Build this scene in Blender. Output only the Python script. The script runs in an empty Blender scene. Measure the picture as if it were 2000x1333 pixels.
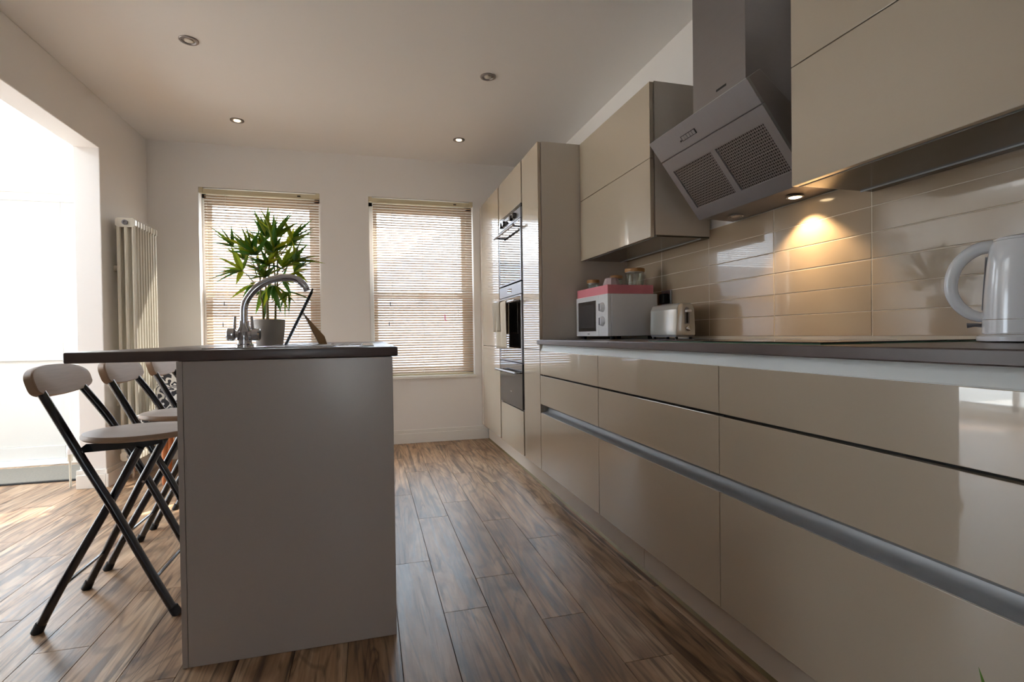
import bpy, bmesh, math, random
from mathutils import Vector, Matrix, Euler
random.seed(7)
scene = bpy.context.scene
COL = scene.collection

# ------------------------------------------------------------------ camera, sky, sun, exposure
cam_data = bpy.data.cameras.new('camera')
cam = bpy.data.objects.new('camera', cam_data); COL.objects.link(cam)
cam_data.sensor_width = 36.0
cam_data.lens = 1014.46 / 2000 * 36
cam_data.clip_start = 0.05
yaw, pitch, roll = (math.radians(a) for a in (15.383, -0.7144, -0.7551))
fw = Vector((math.sin(yaw) * math.cos(pitch), math.cos(yaw) * math.cos(pitch), math.sin(pitch)))
rt = Vector((math.cos(yaw), -math.sin(yaw), 0)); up = rt.cross(fw)
rt2 = math.cos(roll) * rt + math.sin(roll) * up
up2 = -math.sin(roll) * rt + math.cos(roll) * up
cam.matrix_world = Matrix(((rt2.x, up2.x, -fw.x, 0), (rt2.y, up2.y, -fw.y, 0), (rt2.z, up2.z, -fw.z, 0.943), (0, 0, 0, 1)))
scene.camera = cam

world = bpy.data.worlds.new('world'); scene.world = world
world.use_nodes = True
wn = world.node_tree.nodes; wl = world.node_tree.links
bg = wn['Background']
bg.inputs['Color'].default_value = (0.77, 0.885, 1.0, 1)
bg.inputs['Strength'].default_value = 5.0

SUN_DIR = Vector((-0.635, -0.73, -0.95)).normalized()      # the way the light travels
sun_data = bpy.data.lights.new('sun', 'SUN'); sun = bpy.data.objects.new('sun', sun_data); COL.objects.link(sun)
sun_data.energy = 10.0; sun_data.color = (1.0, 0.96, 0.90); sun_data.angle = math.radians(0.6)
sun.rotation_euler = SUN_DIR.to_track_quat('-Z', 'Y').to_euler()
sun.location = (8, 12, 9)

scene.view_settings.view_transform = 'Standard'
scene.view_settings.look = 'None'
scene.view_settings.exposure = 1.22
scene.view_settings.gamma = 1.0
scene.view_settings.use_curve_mapping = False
scene.cycles.use_denoising = True
scene.cycles.max_bounces = 12
scene.cycles.diffuse_bounces = 6
scene.cycles.glossy_bounces = 6
scene.cycles.transparent_max_bounces = 24
scene.cycles.transmission_bounces = 10
scene.cycles.sample_clamp_indirect = 8.0
scene.cycles.caustics_reflective = False
scene.cycles.caustics_refractive = False

# ------------------------------------------------------------------ key dimensions (metres)
D = 0.978          # front plane of the long run of cabinets
XW = 1.566         # right wall
XL = -1.635        # left wall, kitchen side
XL2 = -1.78        # left wall, far side
YB = 4.629         # back wall
H = 2.49           # ceiling
YJ = 3.893         # jamb of the opening in the left wall
ZLIN = 2.166
Y1, Y2, Y3, Y4 = 2.9305, 2.123, 1.296, 0.10
YO1, YO2, YT = 3.2574, 3.9136, 4.535
ZB, ZQ, ZR, ZS, ZT = 0.1335, 0.4771, 0.5253, 0.7001, 0.8456
ZTALL = 2.086
EXT_L, EXT_N = -4.3, 1.3   # the bright room beyond the opening
YREAR = -2.3

# ------------------------------------------------------------------ materials
MATS = {}
def lin(r, g, b):
    return tuple(((c / 255) / 12.92 if c / 255 <= 0.04045 else ((c / 255 + 0.055) / 1.055) ** 2.4) for c in (r, g, b))

def mat(name, color, rough=0.5, metal=0.0, spec=0.5, coat=0.0, coat_rough=0.03, var=0.04, scale=6.0, stretch=(1, 1, 1), bump=0.0, bump_scale=80.0, trans=0.0, ior=1.45, rough_var=0.0):
    m = bpy.data.materials.new(name); m.use_nodes = True
    nt = m.node_tree; n = nt.nodes; l = nt.links
    p = n['Principled BSDF']
    p.inputs['Roughness'].default_value = rough; p.inputs['Metallic'].default_value = metal
    p.inputs['Specular IOR Level'].default_value = spec
    p.inputs['Coat Weight'].default_value = coat; p.inputs['Coat Roughness'].default_value = coat_rough
    p.inputs['Transmission Weight'].default_value = trans; p.inputs['IOR'].default_value = ior
    tc = n.new('ShaderNodeTexCoord'); mp = n.new('ShaderNodeMapping'); mp.inputs['Scale'].default_value = stretch
    l.new(tc.outputs['Object'], mp.inputs['Vector'])
    nz = n.new('ShaderNodeTexNoise'); nz.inputs['Scale'].default_value = scale; nz.inputs['Detail'].default_value = 4
    l.new(mp.outputs['Vector'], nz.inputs['Vector'])
    mx = n.new('ShaderNodeMix'); mx.data_type = 'RGBA'
    mx.inputs['A'].default_value = tuple(max(0, c * (1 - var)) for c in color) + (1,)
    mx.inputs['B'].default_value = tuple(min(1, c * (1 + var)) for c in color) + (1,)
    l.new(nz.outputs['Fac'], mx.inputs['Factor']); l.new(mx.outputs['Result'], p.inputs['Base Color'])
    if bump > 0:
        nb = n.new('ShaderNodeTexNoise'); nb.inputs['Scale'].default_value = bump_scale; nb.inputs['Detail'].default_value = 3
        l.new(mp.outputs['Vector'], nb.inputs['Vector'])
        b = n.new('ShaderNodeBump'); b.inputs['Strength'].default_value = bump; b.inputs['Distance'].default_value = 0.002
        l.new(nb.outputs['Fac'], b.inputs['Height']); l.new(b.outputs['Normal'], p.inputs['Normal'])
    if rough_var > 0:
        mr = n.new('ShaderNodeMapRange'); mr.inputs['To Min'].default_value = max(0, rough - rough_var); mr.inputs['To Max'].default_value = rough + rough_var
        l.new(nz.outputs['Fac'], mr.inputs['Value']); l.new(mr.outputs['Result'], p.inputs['Roughness'])
    MATS[name] = m
    return m

def pane_mat(name, tint=(1, 1, 1), refl=0.06):
    """thin clear sheet: lets light through, mirrors a little more at grazing angles"""
    m = bpy.data.materials.new(name); m.use_nodes = True
    nt = m.node_tree; n = nt.nodes; l = nt.links
    for x in list(n): n.remove(x)
    out = n.new('ShaderNodeOutputMaterial'); t = n.new('ShaderNodeBsdfTransparent'); g = n.new('ShaderNodeBsdfGlossy'); mx = n.new('ShaderNodeMixShader')
    lw = n.new('ShaderNodeLayerWeight'); lw.inputs['Blend'].default_value = 0.5
    pw = n.new('ShaderNodeMath'); pw.operation = 'POWER'; pw.inputs[1].default_value = 5.0; l.new(lw.outputs['Facing'], pw.inputs[0])
    fr = n.new('ShaderNodeMapRange'); fr.inputs['To Min'].default_value = 0.04; fr.inputs['To Max'].default_value = 0.75; l.new(pw.outputs[0], fr.inputs['Value'])
    t.inputs['Color'].default_value = tint + (1,); g.inputs['Roughness'].default_value = 0.01
    l.new(fr.outputs['Result'], mx.inputs['Fac']); l.new(t.outputs['BSDF'], mx.inputs[1]); l.new(g.outputs['BSDF'], mx.inputs[2]); l.new(mx.outputs['Shader'], out.inputs['Surface'])
    MATS[name] = m
    return m

def translucent_mat(name, color, tcolor, mixf, rough=0.4, random_mix=None):
    m = bpy.data.materials.new(name); m.use_nodes = True
    nt = m.node_tree; n = nt.nodes; l = nt.links
    p = n['Principled BSDF']; p.inputs['Roughness'].default_value = rough
    out = n['Material Output']
    tr = n.new('ShaderNodeBsdfTranslucent'); mx = n.new('ShaderNodeMixShader'); mx.inputs['Fac'].default_value = mixf
    tc = n.new('ShaderNodeTexCoord'); nz = n.new('ShaderNodeTexNoise'); nz.inputs['Scale'].default_value = 9
    l.new(tc.outputs['Object'], nz.inputs['Vector'])
    c1 = n.new('ShaderNodeMix'); c1.data_type = 'RGBA'
    c1.inputs['A'].default_value = color + (1,); c1.inputs['B'].default_value = (random_mix or color) + (1,)
    if random_mix:
        oi = n.new('ShaderNodeObjectInfo'); mt = n.new('ShaderNodeMath'); mt.operation = 'POWER'; mt.inputs[1].default_value = 2.0
        l.new(oi.outputs['Random'], mt.inputs[0]); l.new(mt.outputs[0], c1.inputs['Factor'])
    else:
        l.new(nz.outputs['Fac'], c1.inputs['Factor'])
    l.new(c1.outputs['Result'], p.inputs['Base Color'])
    if random_mix: l.new(c1.outputs['Result'], tr.inputs['Color'])
    else: tr.inputs['Color'].default_value = tcolor + (1,)
    l.new(p.outputs['BSDF'], mx.inputs[1]); l.new(tr.outputs['BSDF'], mx.inputs[2]); l.new(mx.outputs['Shader'], out.inputs['Surface'])
    MATS[name] = m
    return m

def emit_mat(name, color, strength):
    m = bpy.data.materials.new(name); m.use_nodes = True
    p = m.node_tree.nodes['Principled BSDF']
    p.inputs['Base Color'].default_value = color + (1,); p.inputs['Emission Color'].default_value = color + (1,); p.inputs['Emission Strength'].default_value = strength
    MATS[name] = m
    return m

def plank_mat():
    m = bpy.data.materials.new('vinyl_oak_planks'); m.use_nodes = True
    nt = m.node_tree; n = nt.nodes; l = nt.links; p = n['Principled BSDF']
    tc = n.new('ShaderNodeTexCoord'); oi = n.new('ShaderNodeObjectInfo')
    rv = n.new('ShaderNodeVectorMath'); rv.operation = 'SCALE'; rv.inputs[0].default_value = (17.3, 31.7, 53.1); l.new(oi.outputs['Random'], rv.inputs['Scale'])
    ad = n.new('ShaderNodeVectorMath'); ad.operation = 'ADD'; l.new(tc.outputs['Object'], ad.inputs[0]); l.new(rv.outputs['Vector'], ad.inputs[1])
    def noise(sc, scale, detail, dist, rough=0.55):
        mp = n.new('ShaderNodeMapping'); mp.inputs['Scale'].default_value = sc; l.new(ad.outputs['Vector'], mp.inputs['Vector'])
        t = n.new('ShaderNodeTexNoise'); t.inputs['Scale'].default_value = scale; t.inputs['Detail'].default_value = detail
        t.inputs['Distortion'].default_value = dist; t.inputs['Roughness'].default_value = rough; l.new(mp.outputs['Vector'], t.inputs['Vector'])
        return t
    def ramp(stops, src):
        r = n.new('ShaderNodeValToRGB'); e = r.color_ramp.elements
        e[0].position, e[0].color = stops[0][0], stops[0][1] + (1,); e[1].position, e[1].color = stops[-1][0], stops[-1][1] + (1,)
        for ps, c in stops[1:-1]:
            x = e.new(ps); x.color = c + (1,)
        l.new(src.outputs['Fac'], r.inputs['Fac']); return r
    base = noise((5.5, 0.9, 1), 1.6, 6, 1.6)
    r1 = ramp([(0.28, lin(128, 96, 70)), (0.5, lin(180, 145, 112)), (0.72, lin(214, 184, 152))], base)
    streak = noise((9.0, 0.55, 1), 1.5, 5, 2.2, 0.5)
    r2 = ramp([(0.36, lin(92, 70, 52)), (0.46, (1, 1, 1)), (0.60, (1, 1, 1)), (0.655, lin(112, 86, 66)), (0.70, (1, 1, 1))], streak)
    rings = noise((3.4, 0.42, 1), 1.3, 2.5, 0.7, 0.45)
    rm = n.new('ShaderNodeMath'); rm.operation = 'MULTIPLY'; rm.inputs[1].default_value = 95; l.new(rings.outputs['Fac'], rm.inputs[0])
    rs = n.new('ShaderNodeMath'); rs.operation = 'SINE'; l.new(rm.outputs[0], rs.inputs[0])
    rr2 = n.new('ShaderNodeMapRange'); rr2.inputs['From Min'].default_value = 0.35; rr2.inputs['From Max'].default_value = 1.0; rr2.inputs['To Min'].default_value = 1.0; rr2.inputs['To Max'].default_value = 0.66
    l.new(rs.outputs[0], rr2.inputs['Value'])
    fine = noise((130, 2.2, 1), 1.0, 3, 0.4)
    r3 = ramp([(0.3, (0.72, 0.70, 0.68)), (0.65, (1, 1, 1))], fine)
    m1 = n.new('ShaderNodeMix'); m1.data_type = 'RGBA'; m1.blend_type = 'MULTIPLY'; m1.inputs['Factor'].default_value = 0.72
    l.new(r1.outputs['Color'], m1.inputs['A']); l.new(r2.outputs['Color'], m1.inputs['B'])
    m2 = n.new('ShaderNodeMix'); m2.data_type = 'RGBA'; m2.blend_type = 'MULTIPLY'; m2.inputs['Factor'].default_value = 0.75
    l.new(m1.outputs['Result'], m2.inputs['A']); l.new(r3.outputs['Color'], m2.inputs['B'])
    hs = n.new('ShaderNodeHueSaturation'); m3 = n.new('ShaderNodeMix'); m3.data_type = 'RGBA'; m3.blend_type = 'MULTIPLY'; m3.inputs['Factor'].default_value = 1.0
    l.new(m2.outputs['Result'], m3.inputs['A']); l.new(rr2.outputs['Result'], m3.inputs['B'])
    l.new(m3.outputs['Result'], hs.inputs['Color'])
    mr = n.new('ShaderNodeMapRange'); mr.inputs['To Min'].default_value = 0.82; mr.inputs['To Max'].default_value = 1.12; l.new(oi.outputs['Random'], mr.inputs['Value']); l.new(mr.outputs['Result'], hs.inputs['Value'])
    l.new(hs.outputs['Color'], p.inputs['Base Color'])
    rr = n.new('ShaderNodeMapRange'); rr.inputs['To Min'].default_value = 0.30; rr.inputs['To Max'].default_value = 0.46; l.new(streak.outputs['Fac'], rr.inputs['Value']); l.new(rr.outputs['Result'], p.inputs['Roughness'])
    b = n.new('ShaderNodeBump'); b.inputs['Strength'].default_value = 0.35; b.inputs['Distance'].default_value = 0.001
    l.new(fine.outputs['Fac'], b.inputs['Height'])
    b2 = n.new('ShaderNodeBump'); b2.inputs['Strength'].default_value = 0.35; b2.inputs['Distance'].default_value = 0.003
    l.new(base.outputs['Fac'], b2.inputs['Height']); l.new(b.outputs['Normal'], b2.inputs['Normal']); l.new(b2.outputs['Normal'], p.inputs['Normal'])
    p.inputs['Specular IOR Level'].default_value = 0.55
    MATS['plank'] = m
    return m

def damask_mat():
    m = bpy.data.materials.new('damask_fabric'); m.use_nodes = True
    nt = m.node_tree; n = nt.nodes; l = nt.links; p = n['Principled BSDF']; p.inputs['Roughness'].default_value = 0.85
    tc = n.new('ShaderNodeTexCoord')
    nz = n.new('ShaderNodeTexNoise'); nz.inputs['Scale'].default_value = 11; nz.inputs['Detail'].default_value = 0.5; nz.inputs['Distortion'].default_value = 1.3
    l.new(tc.outputs['Object'], nz.inputs['Vector'])
    mu = n.new('ShaderNodeMath'); mu.operation = 'MULTIPLY'; mu.inputs[1].default_value = 34; l.new(nz.outputs['Fac'], mu.inputs[0])
    si = n.new('ShaderNodeMath'); si.operation = 'SINE'; l.new(mu.outputs[0], si.inputs[0])
    r = n.new('ShaderNodeValToRGB'); e = r.color_ramp.elements
    e[0].position = 0.42; e[0].color = lin(52, 52, 58) + (1,); e[1].position = 0.56; e[1].color = lin(225, 222, 215) + (1,)
    mm = n.new('ShaderNodeMapRange'); mm.inputs['From Min'].default_value = -1; l.new(si.outputs[0], mm.inputs['Value']); l.new(mm.outputs['Result'], r.inputs['Fac'])
    l.new(r.outputs['Color'], p.inputs['Base Color'])
    MATS['damask'] = m
    return m

mat('wall', lin(240, 237, 234), 0.75, var=0.015, scale=2.0, bump=0.05, bump_scale=60)
mat('ceiling', lin(244, 242, 240), 0.8, var=0.012, scale=1.5)
mat('white_paint', lin(238, 236, 231), 0.35, var=0.02)
mat('upvc', lin(240, 240, 238), 0.25, var=0.02)
mat('door_cream', lin(206, 204, 198), 0.3, var=0.02)
mat('gloss_cashmere', lin(194, 179, 158), 0.22, coat=1.0, coat_rough=0.02, var=0.01, scale=1.5)
MATS['gloss_cashmere'].node_tree.nodes['Principled BSDF'].inputs['Coat IOR'].default_value = 1.75
mat('matt_cashmere', lin(208, 198, 185), 0.42, var=0.015, scale=2)
mat('carcass_edge', lin(150, 138, 124), 0.4, var=0.02)
mat('end_panel', lin(178, 166, 156), 0.30, coat=0.45, coat_rough=0.2, var=0.03, scale=1.6)
mat('plinth', lin(216, 203, 188), 0.35, var=0.02)
mat('dark_gap', lin(36, 32, 28), 0.6, var=0.05)
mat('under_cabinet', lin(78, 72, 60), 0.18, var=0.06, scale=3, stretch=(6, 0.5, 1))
mat('worktop', lin(92, 78, 74), 0.30, var=0.18, scale=24, bump=0.05, bump_scale=200, rough_var=0.06)
mat('rail_white', lin(242, 245, 243), 0.42, metal=0.0, var=0.02)
mat('aluminium', lin(168, 168, 168), 0.42, metal=0.35, var=0.05, scale=4, stretch=(40, 1, 40))
mat('tile', lin(178, 156, 130), 0.16, coat=0.7, coat_rough=0.03, var=0.06, scale=3, stretch=(1, 1, 2.5), bump=0.06, bump_scale=18)
mat('grout', lin(226, 212, 190), 0.8, var=0.04)
mat('steel', lin(152, 147, 146), 0.36, metal=0.8, var=0.05, scale=5, stretch=(1, 1, 30), rough_var=0.05)
mat('steel_brushed', lin(166, 165, 168), 0.36, metal=0.8, var=0.06, scale=6, stretch=(1, 40, 1), rough_var=0.06)
mat('hood_dark', lin(30, 28, 27), 0.6, var=0.05)
mat('chrome', lin(215, 215, 218), 0.06, metal=1.0, var=0.02)
mat('oven_glass', lin(12, 12, 14), 0.04, coat=1.0, spec=0.9, var=0.02)
mat('oven_dark', lin(60, 58, 60), 0.16, coat=0.6, var=0.04)
mat('black_metal', lin(22, 23, 30), 0.22, coat=0.6, coat_rough=0.08, var=0.06)
mat('rubber', lin(18, 18, 20), 0.6, var=0.05)
mat('stool_wood', lin(196, 182, 172), 0.42, var=0.16, scale=5, stretch=(2, 2, 30))
mat('stool_edge', lin(158, 130, 106), 0.5, var=0.15, scale=6)
mat('radiator', lin(205, 199, 184), 0.25, coat=0.4, var=0.02)
mat('pot', lin(205, 198, 192), 0.85, var=0.10, scale=14, bump=0.35, bump_scale=70)
mat('soil', lin(60, 48, 38), 0.95, var=0.3, scale=60, bump=0.6)
mat('stem', lin(150, 132, 62), 0.5, var=0.30, scale=30, stretch=(1, 1, 5))
translucent_mat('leaf', lin(84, 134, 54), lin(150, 180, 40), 0.52, 0.38, lin(205, 206, 52))
translucent_mat('slat', lin(206, 187, 164), lin(226, 184, 140), 0.22, 0.35)
mat('headrail', lin(214, 203, 172), 0.4, var=0.03)
mat('cord', lin(235, 230, 220), 0.7, var=0.03)
mat('tassel', lin(70, 66, 60), 0.5, var=0.05)
mat('pink_tassel', lin(214, 40, 110), 0.5, var=0.05)
mat('tablet_black', lin(20, 22, 26), 0.2, coat=0.5, var=0.05)
mat('tan_leather', lin(176, 138, 96), 0.65, var=0.12, scale=40)
mat('white_plastic', lin(236, 235, 236), 0.16, coat=0.5, var=0.015)
mat('grey_plastic', lin(120, 118, 122), 0.35, var=0.04)
mat('pink_card', lin(232, 140, 150), 0.6, var=0.04)
mat('wood_lid', lin(176, 128, 78), 0.5, var=0.14, scale=12, stretch=(8, 1, 1))
mat('ceramic_pink', lin(196, 176, 178), 0.25, var=0.06, scale=30)
mat('toaster_cream', lin(206, 204, 196), 0.14, metal=0.35, coat=0.6, var=0.02)
mat('towel', lin(196, 184, 164), 0.9, var=0.10, scale=30, bump=0.5, bump_scale=300)
mat('towel_check', lin(160, 148, 130), 0.9, var=0.08, scale=30)
mat('mat_grey', lin(128, 122, 112), 0.95, var=0.35, scale=70, stretch=(1, 3, 1), bump=1.0, bump_scale=160)
mat('mat_border', lin(50, 50, 50), 0.95, var=0.2, scale=60)
mat('orange_wood', lin(196, 118, 70), 0.45, var=0.15, scale=8, stretch=(6, 6, 1))
mat('hob_glass', lin(20, 24, 22), 0.05, coat=1.0, var=0.04)
mat('hob_edge', lin(70, 110, 90), 0.15, var=0.05)
mat('brass_trim', lin(120, 104, 66), 0.45, metal=0.3, var=0.1)
mat('paving', lin(222, 216, 206), 0.9, var=0.12, scale=3)
mat('render_wall', lin(214, 212, 206), 0.9, var=0.06)
mat('roof_tile', lin(120, 84, 70), 0.8, var=0.2, scale=9)
mat('garden_block', lin(158, 166, 180), 0.9, var=0.1, scale=5)
mat('dark_pot', lin(70, 66, 64), 0.6, var=0.1)
pane_mat('glass'); pane_mat('jar_glass', (0.93, 0.96, 0.95))
emit_mat('lamp_on', lin(255, 226, 178), 3.0); emit_mat('hood_lamp_on', lin(255, 222, 170), 5.0)
mat('lamp_off', lin(226, 220, 208), 0.1, var=0.05)
plank_mat(); damask_mat()

# ------------------------------------------------------------------ mesh building
class MB:
    def __init__(s): s.v = []; s.f = []; s.mi = []; s.cur = 0
    def add(s, vs, fs):
        o = len(s.v); s.v += [tuple(v) for v in vs]; s.f += [tuple(i + o for i in f) for f in fs]; s.mi += [s.cur] * len(fs); return s
    def box(s, x0, x1, y0, y1, z0, z1):
        return s.add([(x0, y0, z0), (x1, y0, z0), (x1, y1, z0), (x0, y1, z0), (x0, y0, z1), (x1, y0, z1), (x1, y1, z1), (x0, y1, z1)],
                     [(0, 3, 2, 1), (4, 5, 6, 7), (0, 1, 5, 4), (1, 2, 6, 5), (2, 3, 7, 6), (3, 0, 4, 7)])
    def prism(s, poly, axis, a, b):
        """poly: 2-D outline; axis 0: (y,z) along x; 1: (x,z) along y; 2: (x,y) along z"""
        def P(p, t): return (t, p[0], p[1]) if axis == 0 else ((p[0], t, p[1]) if axis == 1 else (p[0], p[1], t))
        n = len(poly); vs = [P(p, a) for p in poly] + [P(p, b) for p in poly]
        fs = [tuple(range(n)), tuple(range(2 * n - 1, n - 1, -1))] + [(i, i + n, (i + 1) % n + n, (i + 1) % n) for i in range(n)]
        return s.add(vs, fs)
    def tube(s, pts, r, n=10, cap=True):
        pts = [Vector(p) for p in pts]; rs = r if isinstance(r, (list, tuple)) else [r] * len(pts)
        T = [(pts[min(i + 1, len(pts) - 1)] - pts[max(i - 1, 0)]).normalized() for i in range(len(pts))]
        u = T[0].orthogonal().normalized(); vs = []
        for i, p in enumerate(pts):
            u = (u - T[i] * u.dot(T[i])).normalized(); w = T[i].cross(u)
            for k in range(n):
                a = 2 * math.pi * k / n; vs.append(p + (u * math.cos(a) + w * math.sin(a)) * rs[i])
        fs = []
        for i in range(len(pts) - 1):
            for k in range(n):
                fs.append((i * n + k, i * n + (k + 1) % n, (i + 1) * n + (k + 1) % n, (i + 1) * n + k))
        if cap: fs += [tuple(range(n - 1, -1, -1)), tuple(range((len(pts) - 1) * n, len(pts) * n))]
        return s.add(vs, fs)
    def lathe(s, prof, c=(0, 0, 0), n=32, sx=1, sy=1, axis=2):
        vs = []
        for r, h in prof:
            for k in range(n):
                a = 2 * math.pi * k / n; q = (r * math.cos(a) * sx, r * math.sin(a) * sy, h)
                if axis == 0: q = (q[2], q[0], q[1])
                elif axis == 1: q = (q[0], q[2], q[1])
                vs.append((c[0] + q[0], c[1] + q[1], c[2] + q[2]))
        fs = []
        for i in range(len(prof) - 1):
            for k in range(n):
                fs.append((i * n + k, i * n + (k + 1) % n, (i + 1) * n + (k + 1) % n, (i + 1) * n + k))
        fs += [tuple(range(n - 1, -1, -1)), tuple(range((len(prof) - 1) * n, len(prof) * n))]
        return s.add(vs, fs)
    def grid(s, fn, nu, nv):
        vs = [fn(i / nu, j / nv) for j in range(nv + 1) for i in range(nu + 1)]
        fs = [(j * (nu + 1) + i, j * (nu + 1) + i + 1, (j + 1) * (nu + 1) + i + 1, (j + 1) * (nu + 1) + i) for j in range(nv) for i in range(nu)]
        return s.add(vs, fs)
    def mesh(s, name, mats, off=(0, 0, 0), bevel=0, seg=2, smooth=True, solid=0):
        me = bpy.data.meshes.new(name)
        me.from_pydata([(v[0] - off[0], v[1] - off[1], v[2] - off[2]) for v in s.v], [], s.f)
        for m in (mats if isinstance(mats, (list, tuple)) else [mats]): me.materials.append(MATS[m])
        for p, i in zip(me.polygons, s.mi): p.material_index = i
        bm = bmesh.new(); bm.from_mesh(me)
        bmesh.ops.recalc_face_normals(bm, faces=bm.faces)
        if bevel:
            ed = [e for e in bm.edges if len(e.link_faces) == 2 and e.calc_face_angle(0) > 0.6]
            bmesh.ops.bevel(bm, geom=ed, offset=bevel, segments=seg, affect='EDGES', profile=0.5, clamp_overlap=True)
        bm.to_mesh(me); bm.free()
        if smooth:
            for p in me.polygons: p.use_smooth = True
            me.set_sharp_from_angle(angle=math.radians(16 if bevel else 38))
        return me
    def build(s, name, mats, parent=None, **k):
        off = parent_world(parent) if parent else Vector((0, 0, 0))
        if 'origin' in k: o3 = Vector(k.pop('origin'))
        else: o3 = None
        base = o3 if o3 is not None else off
        me = s.mesh(name, mats, base, **k)
        o = bpy.data.objects.new(name, me); COL.objects.link(o)
        if parent: o.parent = parent
        o.location = base - off
        return o

def parent_world(o):
    v = Vector((0, 0, 0))
    while o: v += Vector(o.location); o = o.parent
    return v
def tag(o, label, cat=None, group=None, kind=None):
    o['label'] = label
    if cat: o['category'] = cat
    if group: o['group'] = group
    if kind: o['kind'] = kind
    return o
def thing(name, loc, label, cat=None, group=None, kind=None):
    o = bpy.data.objects.new(name, None); o.empty_display_size = 0.05; COL.objects.link(o); o.location = loc
    return tag(o, label, cat, group, kind)
def copy_tree(o, parent=None):
    c = o.copy(); COL.objects.link(c)
    if parent: c.parent = parent
    for ch in list(o.children): copy_tree(ch, c)
    return c
def B(*a): return MB().box(*a)
def inst(me, name, parent, loc, rot=None, scale=None):
    o = bpy.data.objects.new(name, me); COL.objects.link(o); o.parent = parent
    o.location = Vector(loc) - parent_world(parent)
    if rot is not None: o.rotation_euler = rot
    if scale is not None: o.scale = scale
    return o
def struct(o, label): return tag(o, label, kind='structure')

# ------------------------------------------------------------------ the setting: floor, walls, ceiling
FX0, FX1, FY0, FY1 = EXT_L, XW, YREAR, YB + 0.19
fl = struct(B(FX0, FX1, FY0, FY1, -0.05, -0.0045).build('floor', 'dark_gap'), 'brown wood plank floor running from the kitchen into the bright side room')
PW, PL = 0.153, 0.944
known = {0: 2.182, 1: 1.753, 2: 1.968, 3: 1.621, 4: 1.337, 5: 1.774}
plank_cache = {}
def plank_mesh(w, ln):
    key = (round(w, 3), round(ln, 3))
    if key not in plank_cache:
        g = 0.0007
        plank_cache[key] = B(-w / 2 + g, w / 2 - g, -ln / 2 + g, ln / 2 - g, -0.0045, 0).mesh('plank', 'plank', bevel=0.0008, seg=1)
    return plank_cache[key]
for c in range(-30, 10):
    x0 = 0.077 + c * PW; x1 = x0 + PW
    x0c, x1c = max(x0, FX0), min(x1, FX1 - 0.3)
    if x1c - x0c < 0.02: continue
    ystart = known.get(c, 1.5 + ((c * 0.371) % 1.0) * PL)
    y = ystart - math.ceil((ystart - max(FY0, 0.0)) / PL) * PL
    while y < FY1:
        a, b = max(y, -0.6), min(y + PL, FY1)
        if b - a > 0.02 and not (x1c < -3.3 and b < 2.0):
            inst(plank_mesh(x1c - x0c, b - a), 'plank', fl, ((x0c + x1c) / 2, (a + b) / 2, 0))
        y += PL

ce = MB(); ce.box(XL2, XW + 0.15, YREAR, YB + 0.3, H, H + 0.12)
RL = (-3.75, -2.2, 2.7, 4.2)     # unseen rooflight opening, added to flood the side room with daylight
struct(ce.build('ceiling', 'ceiling'), 'flat white kitchen ceiling with recessed spotlights')
ce2 = MB()
ce2.box(EXT_L - 0.2, RL[0], EXT_N - 0.2, YB + 0.3, H, H + 0.12).box(RL[1], XL2, EXT_N - 0.2, YB + 0.3, H, H + 0.12)
ce2.box(RL[0], RL[1], EXT_N - 0.2, RL[2], H, H + 0.12).box(RL[0], RL[1], RL[3], YB + 0.3, H, H + 0.12)
struct(ce2.build('ceiling_side_room', 'ceiling'), 'white ceiling of the bright side room with an added rooflight')

W1, W2, ZW0, ZW1 = (-1.284, -0.381), (0.012, 0.922), 0.585, 2.145
DX0, DX1, DZ1 = -3.02, -2.08, 2.06
wb = MB()
def wall_x(mb, x0, x1, y0, y1, holes):
    xs = x0
    for a, b, z0, z1 in sorted(holes):
        mb.box(xs, a, y0, y1, 0, H)
        if z0 > 0: mb.box(a, b, y0, y1, 0, z0)
        mb.box(a, b, y0, y1, z1, H); xs = b
    mb.box(xs, x1, y0, y1, 0, H)
wall_x(wb, EXT_L - 0.2, XW + 0.15, YB, YB + 0.19, [(DX0, DX1, 0, DZ1), W1 + (ZW0, ZW1), W2 + (ZW0, ZW1)])
struct(wb.build('wall_back', 'wall'), 'white painted back wall with two tall window openings')
wr = struct(B(XW, XW + 0.15, YREAR, YB, 0, H).build('wall_right', 'wall'), 'white wall behind the kitchen cabinets with a beige tiled splashback')
OPN = 2.0          # near side of the opening
wlf = MB().prism([(YREAR, 0), (OPN, 0), (OPN, ZLIN), (YJ, ZLIN), (YJ, 0), (YB, 0), (YB, H), (YREAR, H)], 0, XL2, XL)
struct(wlf.build('wall_left', 'wall', bevel=0.005), 'white left wall with a wide square opening to the bright side room')
GD = (-0.62, 0.18, 2.05)      # glazed hall door behind the photographer
wrr = MB(); wrr.box(XL2, GD[0], YREAR - 0.15, YREAR, 0, H).box(GD[1], XW, YREAR - 0.15, YREAR, 0, H).box(GD[0], GD[1], YREAR - 0.15, YREAR, GD[2], H)
struct(wrr.build('wall_rear', 'wall'), 'white wall behind the photographer')
d2 = thing('door_2', ((GD[0] + GD[1]) / 2, YREAR - 0.07, 0), 'glazed door behind the photographer', kind='structure')
f = MB().box(GD[0], GD[0] + 0.29, YREAR - 0.09, YREAR - 0.05, 0.0, GD[2]).box(GD[1] - 0.29, GD[1], YREAR - 0.09, YREAR - 0.05, 0.0, GD[2])
f.box(GD[0] + 0.29, GD[1] - 0.29, YREAR - 0.09, YREAR - 0.05, 0.0, 0.24).box(GD[0] + 0.29, GD[1] - 0.29, YREAR - 0.09, YREAR - 0.05, GD[2] - 0.14, GD[2])
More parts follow.
